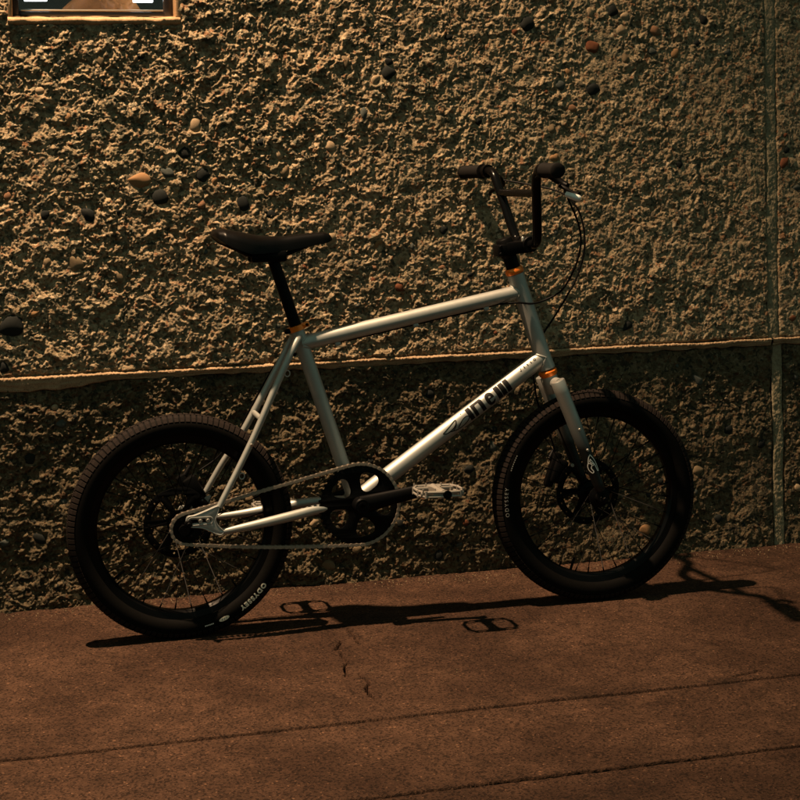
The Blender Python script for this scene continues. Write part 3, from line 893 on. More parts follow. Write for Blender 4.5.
# --- seat clamp, seatpost, saddle
sc = part('seat_clamp', revolve(ST_TOP - s_dir * 0.006, s_dir, [(0, 0.0168), (0.0005, 0.0198), (0.0125, 0.0198), (0.013, 0.0150)], 32), MAT_ORANGE)
v, f = bevbox((0.016, 0.018, 0.0115), 0.002, 2, Matrix.Translation(Vector(ST_TOP + V3(0.021, -0.004, 0.008))) @ Matrix.Rotation(-0.31, 4, 'Y'))
part('clamp_ear', (v, f), MAT_ORANGE, sc)
part('clamp_bolt', cyl(ST_TOP + V3(0.022, -0.0165, 0.0085), ST_TOP + V3(0.022, 0.010, 0.0085), 0.0033, 12, 0.0006), MAT_BLACK, sc)
v, f = bevbox((0.014, 0.020, 0.011), 0.002, 2, Matrix.Translation(Vector(ST_TOP + V3(-0.021, 0.0, -0.006))) @ Matrix.Rotation(-0.31, 4, 'Y'))
part('clamp_pivot', (v, f), MAT_BLACK, sc)
SP_TOP = BB + s_dir * 0.594
sp = part('seat_post', cyl(ST_TOP - s_dir * 0.02, SP_TOP, 0.0136, 24, 0.002), MAT_BLACK)
v, f = bevbox((0.055, 0.040, 0.022), 0.006, 3, Matrix.Translation(Vector(SP_TOP + V3(-0.004, 0, 0.006))) @ Matrix.Rotation(0.05, 4, 'Y'))
part('post_head', (v, f), MAT_BLACK, sp)
# saddle
tops = [(0.0876, 0.9122), (0.0947, 0.9205), (0.113, 0.9232), (0.1541, 0.9145), (0.1953, 0.9045), (0.2463, 0.9012), (0.3049, 0.9058), (0.345, 0.9080), (0.359, 0.9045), (0.3659, 0.8950)]
bots = [(0.0875, 0.9085), (0.0941, 0.9022), (0.112, 0.8879), (0.1414, 0.8733), (0.1641, 0.8650), (0.2032, 0.8640), (0.2569, 0.8680), (0.3158, 0.8775), (0.3512, 0.8830), (0.3660, 0.8890)]
wid = [(0.0876, 0.018), (0.094, 0.048), (0.11, 0.066), (0.14, 0.0705), (0.17, 0.063), (0.20, 0.046), (0.24, 0.029), (0.30, 0.0225), (0.345, 0.0195), (0.358, 0.015), (0.366, 0.005)]
xsn = np.concatenate([np.linspace(0.0877, 0.115, 14), np.linspace(0.12, 0.34, 34), np.linspace(0.344, 0.3659, 14)])
zt = np.interp(xsn, *zip(*tops)); zb = np.interp(xsn, *zip(*bots)); ww = np.interp(xsn, *zip(*wid))
def sm(a):
    b = a.copy()
    for _ in range(2): b[1:-1] = 0.25 * b[:-2] + 0.5 * b[1:-1] + 0.25 * b[2:]
    return b
zt, zb, ww = sm(zt), sm(zb), sm(ww)
v, f = [], []
NS = 28
for x, a, b, w in zip(xsn, zt, zb, ww):
    for k in range(NS):
        t = 2 * pi * k / NS
        c, s = cos(t), sin(t)
        yy = w * math.copysign(abs(c) ** 0.75, c)
        if s >= 0: zz = b + (a - b) * s ** 0.55
        else: zz = b + (a - b) * 0.22 * abs(s)
        v.append((x, yy, zz))
for i in range(len(xsn) - 1):
    for k in range(NS):
        l = (k + 1) % NS
        f.append((i * NS + k, (i + 1) * NS + k, (i + 1) * NS + l, i * NS + l))
f.append(tuple(range(NS))); f.append(tuple((len(xsn) - 1) * NS + k for k in range(NS - 1, -1, -1)))
sad = part('saddle', (v, f), MAT_VINYL, bike, 60)
for sgn in (-1, 1):
    part('saddle_rail', tube(catmull([(0.125, sgn * 0.030, 0.886), (0.160, sgn * 0.024, 0.866), (0.19, sgn * 0.022, 0.855), (0.245, sgn * 0.022, 0.857), (0.29, sgn * 0.016, 0.872), (0.335, sgn * 0.008, 0.886)], 8), 0.0036, 10), MAT_BLACK, sad)
    part('saddle_clamp', bevbox((0.082, 0.016, 0.026), 0.005, 2, Matrix.Translation((0.214, sgn * 0.023, 0.857))), MAT_BLACK, sad)

# --- headset and stem
part('headset_cup', revolve(HT_T - h_dir * 0.012, h_dir, [(0, 0.0165), (0.001, 0.0198), (0.005, 0.0215), (0.012, 0.0225), (0.0155, 0.0205)], 36), MAT_ORANGE)
part('headset_cup', revolve(HT_B - h_dir * 0.003, h_dir, [(0.0, 0.0205), (0.003, 0.0228), (0.010, 0.0222), (0.0145, 0.0190), (0.015, 0.0165)], 36), MAT_ORANGE)
STEM_C = HT_T - h_dir * 0.062
part('headset_spacer', revolve(HT_T - h_dir * 0.012, -h_dir, [(0, 0.0172), (0.030, 0.0172)], 28), MAT_BLACK)
CLAMP = V3(0.842, 0, 0.864)
st = G()
st.add(*revolve(HT_T - h_dir * 0.040, -h_dir, [(0, 0.019), (0.002, 0.0205), (0.042, 0.0205), (0.045, 0.018), (0.046, 0.006)], 28))
st.add(*bevbox((0.066, 0.046, 0.030), 0.005, 2, Matrix.Translation((0.815, 0, 0.857)) @ Matrix.Rotation(-0.05, 4, 'Y')))
st.add(*cyl(CLAMP + V3(0, -0.026, 0), CLAMP + V3(0, 0.026, 0), 0.0195, 28, 0.002))
st.add(*bevbox((0.028, 0.044, 0.028), 0.004, 2, Matrix.Translation((0.776, 0, 0.851)) @ Matrix.Rotation(-0.05, 4, 'Y')))
stem = st.obj('stem', MAT_BLACK, bike)
for by in (-0.016, 0.016):
    for bx in (0.826, 0.860):
        part('stem_bolt', revolve(V3(bx, by, 0.872), (0, 0, 1), [(0, 0.0042), (0.009, 0.0042), (0.010, 0.0035), (0.0101, 0.002), (0.0080, 0.0018)], 14), MAT_STEEL if (by < 0 and bx < 0.83) else MAT_BLACK, stem)
for z in (0.843, 0.860):
    part('stem_bolt', cyl(V3(0.768, -0.027, z), V3(0.768, 0.024, z), 0.0038, 12, 0.0006), MAT_BLACK, stem)

# --- handlebar: high-rise bar, turned a hair to the left
PSI = 0.045
def turn(p):
    p = np.array(p, float); d = p - CLAMP
    return CLAMP + V3(d[0] * cos(PSI) - d[1] * sin(PSI), d[0] * sin(PSI) + d[1] * cos(PSI), d[2] + 0.014 * d[1])
half = [(0.842, 0.0, 0.864), (0.842, 0.035, 0.864), (0.841, 0.058, 0.870), (0.838, 0.074, 0.888), (0.826, 0.105, 0.960), (0.817, 0.128, 1.012), (0.815, 0.142, 1.031), (0.813, 0.165, 1.0385), (0.804, 0.235, 1.039), (0.796, 0.302, 1.038)]
full = [turn((a, -b, c)) for a, b, c in half[::-1]] + [turn(p) for p in half[1:]]
hb = part('handlebar', tube(catmull(full, 6), 0.0112, 20), MAT_GLOSS)
part('crossbar', cyl(turn((0.8215, -0.117, 0.986)), turn((0.8215, 0.117, 0.986)), 0.0092, 18), MAT_GLOSS, hb)
for sgn in (-1, 1):
    gp_ = []
    L = 0.108
    n = 60
    for k in range(n + 1):
        t = k / n
        r = 0.0158 + 0.0008 * (1 if (k // 2) % 2 else 0)
        gp_.append((t * L, r))
    gp_ = [(0, 0.0125), (0.0005, 0.018), (0.004, 0.0185), (0.006, 0.0165)] + [(0.006 + t * 0.92, r) for t, r in gp_[1:-1]] + [(L - 0.005, 0.0175), (L, 0.0172), (L + 0.002, 0.0150), (L + 0.0025, 0.006)]
    a = turn((0.8085, sgn * 0.200, 1.0388)); b = turn((0.796, sgn * 0.302, 1.038))
    part('grip', revolve(a, b - a, gp_, 28), MAT_GRIPMAT, hb)
    # brake lever: clamp + body + blade
    lv = G()
    c0 = turn((0.8125, sgn * 0.172, 1.0388)); ax = turn((0.811, sgn * 0.186, 1.0388)) - c0
    lv.add(*revolve(c0, ax, [(0, 0.0120), (0, 0.0165), (0.014, 0.0165), (0.014, 0.0120)], 20))
    lv.add(*tube(catmull([turn((0.822, sgn * 0.178, 1.034)), turn((0.842, sgn * 0.180, 1.020)), turn((0.856, sgn * 0.192, 1.008)), turn((0.862, sgn * 0.205, 1.003))], 6), [0.009, 0.0095, 0.008, 0.006], 14))
    lever = lv.obj('brake_lever', MAT_BLACK, hb)
    bl = tube(catmull([turn((0.844, sgn * 0.200, 1.004)), turn((0.852, sgn * 0.225, 0.995)), turn((0.850, sgn * 0.255, 0.988)), turn((0.856, sgn * 0.280, 0.983))], 6), [0.0052, 0.0048, 0.0052, 0.0068], 14, flat=0.7)
    part('lever_blade', bl, MAT_BLACK if sgn > 0 else MAT_BLACK, hb)
    if sgn < 0:
        part('lever_end', tube(catmull([turn((0.830, sgn * 0.270, 0.985)), turn((0.840, sgn * 0.281, 0.980)), turn((0.851, sgn * 0.286, 0.9755)), turn((0.856, sgn * 0.287, 0.974))], 6), [0.0062, 0.0074, 0.0080, 0.0062], 16), MAT_LEVER, hb)

# --- fork
CR_C = HT_B + h_dir * 0.030
fk = G()
fk.add(*revolve(HT_B + h_dir * 0.008, h_dir, [(0, 0.0172), (0.004, 0.0186), (0.040, 0.0186), (0.046, 0.0165), (0.047, 0.008)], 28))
fk.add(*cyl(CR_C + V3(0.003, -0.052, 0.002), CR_C + V3(0.003, 0.052, 0.002), 0.0135, 24))
fork = fk.obj('fork', MAT_SILVER, bike)
legs = []
for sgn in (-1, 1):
    top = V3(0.8905, sgn * 0.053, 0.541); bot = V3(0.992, sgn * 0.0565, 0.272)
    d = (bot - top); L = np.linalg.norm(d); dn = d / L
    v, f = revolve(top, dn, [(0.0, 0.0110), (0.0005, 0.0160), (0.002, 0.0172), (0.03, 0.0172), (0.12, 0.0166), (L - 0.02, 0.0126), (L - 0.006, 0.0118), (L, 0.0080)], 28)
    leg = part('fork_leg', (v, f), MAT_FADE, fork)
    legs.append((top, dn, L, leg))
    plate('fork_dropout', [smooth2([(0.982, 0.285), (0.992, 0.282), (1.006, 0.262), (1.008, 0.250), (0.998, 0.242), (0.988, 0.246), (0.983, 0.262)])], sgn * 0.0565, 0.006, MAT_BLACK, fork)
    part('axle_nut', revolve(FA + V3(0, sgn * 0.054, 0), (0, sgn, 0), [(0, 0.0105), (0.009, 0.0105), (0.011, 0.009), (0.0112, 0.005), (0.017, 0.005), (0.018, 0.004)], 6), MAT_BLACK, fork)
    for tt in (0.125, 0.178):
        q = top + dn * tt
        part('fork_eyelet', cyl(q + V3(0.002, sgn * 0.012, 0), q + V3(0.002, sgn * 0.0195, 0), 0.0034, 12, 0.0008), MAT_STEEL, fork)

# --- disc brakes on the far side
def brake_caliper(c, rot, parent):
    g = G()
    mt = Matrix.Translation(c) @ Matrix.Rotation(rot, 4, 'Y')
    g.add(*bevbox((0.034, 0.034, 0.060), 0.007, 2, mt))
    g.add(*bevbox((0.022, 0.020, 0.086), 0.005, 2, mt @ Matrix.Translation((-0.014, 0.002, 0))))
    g.add(*[(lambda a: a[0])(cyl(c + Vector((-0.02, 0.005, 0.03)), c + Vector((-0.006, 0.012, 0.05)), 0.006, 12)), cyl(c + Vector((-0.02, 0.005, 0.03)), c + Vector((-0.006, 0.012, 0.05)), 0.006, 12)[1]])
    return g.obj('brake_caliper', MAT_BLACK, parent)
brake_caliper(Vector((0.930, 0.066, 0.305)), 0.35, fork)
part('caliper_bolt', cyl(V3(0.955, 0.030, 0.322), V3(0.955, 0.046, 0.322), 0.0045, 12, 0.0008), MAT_STEEL, fork)
brake_caliper(Vector((0.040, 0.066, 0.326)), -0.5, bike)

# --- wheels
def make_wheel(C, rear, steer=0.0):
    n_sp = 32
    w_ = G()
    # rim: hollow section
    prof = [(-0.014, 0.2055), (-0.0165, 0.2105), (-0.0155, 0.2020), (-0.0145, 0.1945), (-0.008, 0.1885), (0.008, 0.1885), (0.0145, 0.1945), (0.0155, 0.2020), (0.0165, 0.2105), (0.014, 0.2055), (0.010, 0.2000), (-0.010, 0.2000)]
    w_.add(*revolve((0, 0, 0), (0, 1, 0), prof, 96, closed=True))
    wheel = w_.obj('wheel', MAT_GLOSS, bike, 35)
    # tyre carcass
    R0, rt, rw = 0.2275, 0.0262, 0.0275
    tp = []
    for k in range(30):
        a = -2.42 + 4.84 * k / 29
        tp.append((rw * sin(a), R0 + rt * cos(a)))
    for k in range(12):
        a = 2.42 - 4.84 * k / 11
        tp.append(((rw - 0.003) * sin(a) * 0.97, R0 + (rt - 0.0035) * cos(a)))
    ty = G()
    ty.add(*revolve((0, 0, 0), (0, 1, 0), tp, 120, closed=True))
    tyre = ty.obj('tyre', MAT_RUBBER, wheel, 60)
    # tread blocks
    tb = G()
    nb = 118
    rows = ((-0.93, 0.19, 0.0), (-0.56, 0.19, 0.0), (-0.19, 0.17, 0.5), (0.19, 0.17, 0.5), (0.56, 0.19, 0.0), (0.93, 0.19, 0.0))
    for ph0, hw, sh in rows:
        for i in range(nb):
            th = 2 * pi * (i + sh * 0.5) / nb
            dth = 2 * pi / nb * 0.40
            vv = []
            for up_ in (0.0, 0.0021):
                k = 1.0 if up_ == 0 else 0.86
                for dt_, dp in ((-1, -1), (1, -1), (1, 1), (-1, 1)):
                    a = ph0 + dp * hw * (k if hw < 0.18 else 1.0); t = th + dt_ * dth * k
                    rr = R0 + (rt + up_ - 0.0004) * cos(a); yy = (rw + up_ - 0.0004) * sin(a)
                    vv.append((rr * cos(t), yy, rr * sin(t)))
            tb.add(vv, [(4, 5, 6, 7), (0, 1, 5, 4), (1, 2, 6, 5), (2, 3, 7, 6), (3, 0, 4, 7)])
    tr = tb.obj('tread', MAT_TREAD, wheel, None)
    bm = bmesh.new(); bm.from_mesh(tr.data); bmesh.ops.recalc_face_normals(bm, faces=bm.faces[:]); bm.to_mesh(tr.data); bm.free()
    # sidewall lettering, near side; the smaller prints are too worn to read: dashes and an oval badge
    def dashes(n, step, w, hh):
        return fill2d([[(k * step - w / 2, -hh), (k * step + w / 2, -hh), (k * step + w / 2, hh), (k * step - w / 2, hh)] for k in np.arange(n) - (n - 1) / 2])
    def side(bm, th0, sgn_dir, rad, mat, name):
        for v in bm.verts:
            u_, w0 = v.co.x, v.co.y
            r = rad + w0 * sgn_dir
            t = th0 - u_ / rad * sgn_dir
            ca = min(1.0, max(-1.0, (r - R0) / rt)); a = math.acos(ca)
            v.co = Vector((r * cos(t), -(rw + 0.0006) * sin(a) - 0.0004, r * sin(t)))
        return mk_bm(name, bm, mat, wheel, None)
    word = text_bm('ODYSSEY', 0.0150 if rear else 0.0125, 0.0009 if rear else 0.0, 1.30 if rear else 1.45)
    slice_bm(word, 1, (-0.004, -0.002, 0, 0.002, 0.004))
    lr = 0.2305
    if rear:
        # reads clockwise from the lower right, tops of the letters towards the tread
        side(word, radians(-47), 1, lr, MAT_CREAM, 'tyre_lettering')
        mrk = fill2d([[(0.0125 * cos(a), 0.0046 * sin(a)) for a in np.linspace(0, 2 * pi, 28)[:-1]]] + [[(x - 0.0014, -0.0024), (x - 0.0004, -0.0026), (x + 0.0014, 0.0024), (x + 0.0004, 0.0026)] for x in (-0.0055, 0.0, 0.0050)])
        slice_bm(mrk, 1, (-0.003, 0, 0.003))
        side(mrk, radians(-67.5), 1, lr - 0.001, MAT_CREAM, 'tyre_lettering')
        mrk = dashes(6, 0.0036, 0.0022, 0.0013)
        side(mrk, radians(-76.5), 1, lr - 0.001, MAT_WHITE, 'tyre_lettering')
    else:
        side(word, radians(180), 1, lr - 0.002, MAT_GREYPRINT, 'tyre_lettering')
        mrk = dashes(8, 0.0052, 0.0030, 0.0011)
        side(mrk, radians(156), 1, lr - 0.002, MAT_GREYPRINT, 'tyre_lettering')
    # hub
    if rear:
        hp = [(-0.058, 0.006), (-0.058, 0.012), (-0.040, 0.012), (-0.036, 0.027), (-0.031, 0.027), (-0.028, 0.017), (0, 0.0145), (0.028, 0.017), (0.031, 0.027), (0.035, 0.027), (0.040, 0.018), (0.050, 0.018), (0.058, 0.012), (0.058, 0.006)]
        fl = 0.033
    else:
        hp = [(-0.050, 0.006), (-0.050, 0.010), (-0.040, 0.012), (-0.036, 0.025), (-0.031, 0.025), (-0.028, 0.016), (0, 0.0135), (0.024, 0.016), (0.027, 0.026), (0.032, 0.026), (0.036, 0.018), (0.046, 0.018), (0.050, 0.010), (0.050, 0.006)]
        fl = 0.031
    part('hub', revolve((0, 0, 0), (0, 1, 0), hp, 32), MAT_BLACK, wheel)
    # rotor
    teeth = 60
    ol = [((0.080 + 0.0012 * sin(i * pi * 2 / 10)) * cos(2 * pi * i / teeth), (0.080 + 0.0012 * sin(i * pi * 2 / 10)) * sin(2 * pi * i / teeth)) for i in range(teeth)]
    holes = []
    for k in range(6):
        a0 = 2 * pi * k / 6 + 0.14; a1 = 2 * pi * (k + 1) / 6 - 0.14
        holes.append([(0.064 * cos(a), 0.064 * sin(a)) for a in np.linspace(a0, a1, 10)] + [(0.028 * cos(a), 0.028 * sin(a)) for a in np.linspace(a1 - 0.16, a0 + 0.02, 6)])
    for k in range(18):
        a = 2 * pi * k / 18; r = 0.071 + 0.0025 * (k % 3 - 1)
        holes.append([(r * cos(a) + 0.0028 * cos(t), r * sin(a) + 0.0028 * sin(t)) for t in np.linspace(0, 2 * pi, 9)[:-1]])
    plate('brake_rotor', [ol] + holes, 0.046, 0.002, MAT_BLACK, wheel, 0.0003)
    # spokes
    sp_me = None
    for i in range(n_sp):
        sd = 1 if i % 2 else -1
        a_r = 2 * pi * (i + 0.5) / n_sp
        k = (i // 2) % 2
        a_h = a_r + (1 if k else -1) * 1.15
        p0 = V3(0.0235 * cos(a_h), sd * (fl + (0.002 if k else -0.002)), 0.0235 * sin(a_h))
        p1 = V3(0.191 * cos(a_r), sd * 0.005, 0.191 * sin(a_r))
        L = np.linalg.norm(p1 - p0)
        if sp_me is None:
            vv, ff = revolve((0, 0, 0), (0, 0, 1), [(0, 0.0010), (0.92, 0.0010), (0.921, 0.0018), (1.0, 0.0018)], 6)
            sp_me = bpy.data.meshes.new('spoke'); sp_me.from_pydata([tuple(map(float, q)) for q in vv], [], ff)
            sp_me.shade_smooth(); sp_me.materials.append(MAT_SPOKE)
        o = bpy.data.objects.new('spoke', sp_me)
        q = Vector((0, 0, 1)).rotation_difference(Vector(p1 - p0).normalized())
        o.rotation_mode = 'QUATERNION'; o.rotation_quaternion = q
        o.location = p0; o.scale = (1, 1, L)
        link(o, wheel)
    # valve
    va = radians(215 if rear else 250)
    part('valve', cyl(V3(0.190 * cos(va), 0, 0.190 * sin(va)), V3(0.158 * cos(va), 0, 0.158 * sin(va)), 0.0032, 10, 0.0006), MAT_BLACK, wheel)
    wheel.location = C
    wheel.rotation_euler = (0, 0, steer)
    return wheel
rear_w = make_wheel(RA, True)
front_w = make_wheel(FA, False, -0.03)

# --- sprocket, chain, chainring, cranks, pedals
CH_Y = -0.0455
SPR = V3(0.006, CH_Y, 0.2555); r1, r2 = 0.0346, 0.0930
def gear(teeth, rp, ri_list):
    ol = []
    for i in range(teeth):
        for da, dr in ((-0.30, -0.0022), (-0.14, 0.0028), (0.14, 0.0028), (0.30, -0.0022)):
            a = 2 * pi * (i + da) / teeth
            ol.append(((rp + dr) * cos(a), (rp + dr) * sin(a)))
    return [ol] + ri_list
sh = [[(SPR[0] + x, SPR[2] + y) for x, y in o] for o in gear(17, r1, [[(0.017 * cos(a), 0.017 * sin(a)) for a in np.linspace(0, 2 * pi, 24)[:-1]]])]
plate('sprocket', sh, CH_Y, 0.003, MAT_BLACK, bike, 0.0004)
holes = []
for k in range(5):
    a0 = radians(66 + 72 * k)
    c = (0.0555 * cos(a0), 0.0555 * sin(a0))
    hh = []
    for t in np.linspace(0, 2 * pi, 28)[:-1]:
        rr = 0.0225 * (1 + 0.10 * cos(3 * (t - a0 - pi)))
        hh.append((c[0] + rr * cos(t), c[1] + rr * sin(t)))
    holes.append(hh)
cr = [[(BB[0] + x, BB[2] + y) for x, y in o] for o in gear(46, r2, holes)]
chainring = plate('chainring', cr, CH_Y, 0.0048, MAT_BLACK, bike, 0.0008)
CA = atan2(0.030, 0.161)
for sgn in (-1, 1):
    d = V3(cos(CA), 0, sin(CA)) * (-sgn)
    g = G()
    c0 = BB + V3(0, sgn * 0.060, 0); c1 = BB + d * 0.165 + V3(0, sgn * 0.074, 0)
    pth = [c0, c0 + d * 0.03, c0 + d * 0.09 + V3(0, sgn * 0.006, 0), c1]
    g.add(*tube(catmull(pth, 6), [0.0150, 0.0142, 0.0128, 0.0118], 18, flat=0.62) if False else tube(catmull(pth, 6), [0.0215, 0.0195, 0.0165, 0.0140], 18, flat=0.55))
    g.add(*cyl(BB + V3(0, sgn * 0.030, 0), BB + V3(0, sgn * 0.076, 0), 0.0185, 28, 0.003))
    g.add(*cyl(c1 + V3(0, -sgn * 0.010, 0), c1 + V3(0, sgn * 0.010, 0), 0.0145, 24, 0.002))
    arm = g.obj('crank_arm', MAT_BLACK, bike)
    part('crank_bolt', revolve(BB + V3(0, sgn * 0.075, 0), (0, sgn, 0), [(0, 0.0095), (0.003, 0.009), (0.0031, 0.005), (0.001, 0.0045)], 20), MAT_GLOSS, arm)
    # pedal: open alloy cage round a waisted body
    PC = BB + d * 0.165 + V3(0, sgn * 0.137, 0.004)
    tilt = Matrix.Translation(Vector(PC)) @ Matrix.Rotation(radians(1.5), 4, 'Y')
    def T(x, y, z): return np.array(tilt @ Vector((x, y, z)))
    hexo = [(-0.052, -0.020), (-0.040, -0.043), (-0.010, -0.0465), (0.010, -0.0465), (0.040, -0.043), (0.052, -0.020), (0.052, 0.020), (0.040, 0.043), (0.010, 0.0465), (-0.010, 0.0465), (-0.040, 0.043), (-0.052, 0.020)]
    g = G()
    for zz in (-0.0050, 0.0050):
        g.add(*tube([T(x, y, zz) for x, y in hexo], 0.0031, 8, closed=True))
    for x, y in ((-0.052, -0.020), (-0.052, 0.020), (0.052, -0.020), (0.052, 0.020), (-0.040, -0.043), (0.040, -0.043), (-0.04, 0.043), (0.04, 0.043)):
        g.add(*cyl(T(x, y, -0.008), T(x, y, 0.008), 0.0034, 8))
    ped = g.obj('pedal', MAT_PEDAL, bike)
    g = G()
    g.add(*revolve(T(0, -0.046, 0), T(0, 1, 0) - T(0, 0, 0), [(0, 0.0098), (0.004, 0.0104), (0.018, 0.0086), (0.046, 0.0080), (0.074, 0.0086), (0.088, 0.0104), (0.092, 0.0098)], 20))
    for y in (-0.030, 0.030):
        g.add(*bevbox((0.100, 0.006, 0.009), 0.002, 2, tilt @ Matrix.Translation((0, y * 1.1, 0))))
    hg = [(-0.024, -0.045), (-0.010, -0.024), (-0.0085, 0.0), (-0.010, 0.024), (-0.024, 0.045), (0.024, 0.045), (0.010, 0.024), (0.0085, 0.0), (0.010, -0.024), (0.024, -0.045)]
    g.add([T(x, y, -0.006) for x, y in hg] + [T(x, y, 0.006) for x, y in hg], [tuple(range(9, -1, -1)), tuple(range(10, 20))] + [(k, (k + 1) % 10, 10 + (k + 1) % 10, 10 + k) for k in range(10)])
    g.obj('pedal_body', MAT_PEDAL, ped)
    part('pedal_axle_cap', cyl(T(0.008, sgn * 0.0465, -0.001), T(0.008, sgn * 0.0505, -0.001), 0.0102, 20, 0.001), MAT_BLACK, ped)
    part('pedal_spindle', cyl(T(0, -sgn * 0.066, 0), T(0, -sgn * 0.044, 0), 0.0062, 14), MAT_BLACK, ped)
    for x in (-0.046, -0.018, 0.018, 0.046):
        for y in (-0.038, 0.038):
            part('pedal_pin', cyl(T(x, y, 0.006), T(x, y, 0.0125), 0.0018, 8), MAT_PEDAL, ped)
# chain loop (external tangents), links built one by one and joined
Cc = BB + V3(0, CH_Y, 0)
dv = Cc - SPR; D = hypot(dv[0], dv[2]); ba = atan2(dv[2], dv[0]); off = math.acos((r1 - r2) / D)
def pt(c, r, a): return np.array([c[0] + r * cos(a), c[2] + r * sin(a)])
au, al = ba + off, ba - off
loop = []
A1, A2 = pt(SPR, r1, au), pt(Cc, r2, au)
B1, B2 = pt(SPR, r1, al), pt(Cc, r2, al)
loop += [A1 + (A2 - A1) * t for t in np.linspace(0, 1, 60)[:-1]]
loop += [pt(Cc, r2, a) for a in np.linspace(au, al, 60)[:-1]]
loop += [B2 + (B1 - B2) * t + np.array([0, -0.006 * sin(pi * t)]) for t in np.linspace(0, 1, 60)[:-1]]
loop += [pt(SPR, r1, a) for a in np.linspace(al + 2 * pi, au, 40)[:-1]] if al + 2 * pi > au else []
loop = np.array(loop + [loop[0]])
seg_ = np.linalg.norm(np.diff(loop, axis=0), axis=1); cum = np.concatenate([[0], np.cumsum(seg_)])
nl = int(round(cum[-1] / 0.0127 / 2)) * 2
sv = np.linspace(0, cum[-1], nl + 1)
PX = np.interp(sv, cum, loop[:, 0]); PZ = np.interp(sv, cum, loop[:, 1])
ch = G()
for i in range(nl):
    x0, z0, x1, z1_ = PX[i], PZ[i], PX[i + 1], PZ[i + 1]
    a = atan2(z1_ - z0, x1 - x0)
    outer = i % 2
    for s in (-1, 1):
        yy = CH_Y + s * (0.0042 if outer else 0.0030)
        ol = []
        for t in np.linspace(pi / 2, 3 * pi / 2, 5): ol.append((x0 + 0.0041 * cos(t + a), z0 + 0.0041 * sin(t + a)))
        ol.append(((x0 + x1) / 2 + 0.0029 * sin(a), (z0 + z1_) / 2 - 0.0029 * cos(a)))
        for t in np.linspace(-pi / 2, pi / 2, 5): ol.append((x1 + 0.0041 * cos(t + a), z1_ + 0.0041 * sin(t + a)))
        ol.append(((x0 + x1) / 2 - 0.0029 * sin(a), (z0 + z1_) / 2 + 0.0029 * cos(a)))
        m = len(ol)
        vv = [(x, yy - 0.0006, z) for x, z in ol] + [(x, yy + 0.0006, z) for x, z in ol]
        ff = [tuple(range(m)), tuple(range(2 * m - 1, m - 1, -1))] + [(k, m + k, m + (k + 1) % m, (k + 1) % m) for k in range(m)]
        ch.add(vv, ff)
    ch.add(*cyl((x0, CH_Y - 0.0052, z0), (x0, CH_Y + 0.0052, z0), 0.0036 if True else 0, 8))
chain = ch.obj('chain', MAT_CHAIN, bike, 40)

# --- lettering and emblem on the down tube
t_dir = (DT1 - DT0) / np.linalg.norm(DT1 - DT0)
n_up = np.array([-t_dir[2], 0, t_dir[0]])
R_DT = 0.0200
def wrap_tube(bm, p_org, tdir, nup, rad, alpha0, mat, name, parent, rfun=None):
    for v in bm.verts:
        u_, w0 = v.co.x, v.co.y
        r = rad if rfun is None else rfun(u_)
        a = alpha0 + w0 / r
        p = p_org + tdir * u_ + (r + 0.0005) * (np.array([0, -1.0, 0]) * cos(a) + nup * sin(a))
        v.co = Vector(p)
    return mk_bm(name, bm, mat, parent, None)
hgt = 0.0168
def rect(a, b, lo=-hgt, hi=hgt): return [(a, lo), (b, lo), (b, hi), (a, hi)]
U_I = float(np.dot(V3(0.6767, 0, 0.4802) - DT0, t_dir))
glyphs = []
bw = 0.0057
def at(px_): return px_ * 0.00240
glyphs.append(rect(-bw, bw))                                                    # i
n0, n1 = at(5.9), at(14.5)
glyphs.append([(n0 - bw + 0.001, -hgt), (n0 + bw * 0.8, -hgt), (n0 + bw * 0.8, hgt * 0.45), (n0 + bw * 1.1, hgt * 0.62), (n1 - bw * 0.9, hgt * 0.62), (n1 - bw * 0.8, hgt * 0.45), (n1 - bw * 0.8, -hgt), (n1 + bw, -hgt), (n1 + bw, hgt * 0.75), (n1 + bw * 0.5, hgt), (n0 - bw + 0.001, hgt)])   # n
e0 = at(25)
er = 0.0122
outer_e = [(e0 + 0.0112 * math.copysign(abs(cos(t)) ** 0.8, cos(t)), hgt * sin(t)) for t in np.linspace(-0.20, -2 * pi + 0.10, 30)]
glyphs.append(outer_e + [(e0 + 0.0108, -0.0012), (e0 - 0.0022, -0.0012), (e0 - 0.0018, -hgt * 0.55), (e0 + 0.004, -hgt * 0.55), (e0 + 0.0105, -hgt * 0.35)])
for p_ in (35.3, 40.9, 46.9):
    glyphs.append(rect(at(p_) - bw * 1.05, at(p_) + bw * 1.05))
e_eye = [(e0 - 0.0022, 0.0026), (e0 + 0.0035, 0.0026), (e0 + 0.0035, 0.0062), (e0 - 0.0005, 0.0074), (e0 - 0.0022, 0.0056)]
org = DT0 + t_dir * U_I
for k, gl in enumerate(glyphs):
    bm = fill2d([gl] + ([e_eye] if k == 2 else []))
    slice_bm(bm, 1, np.linspace(-hgt, hgt, 13)[1:-1])
    wrap_tube(bm, org, t_dir, n_up, R_DT, 0.12, MAT_DECAL, 'letter', dt)
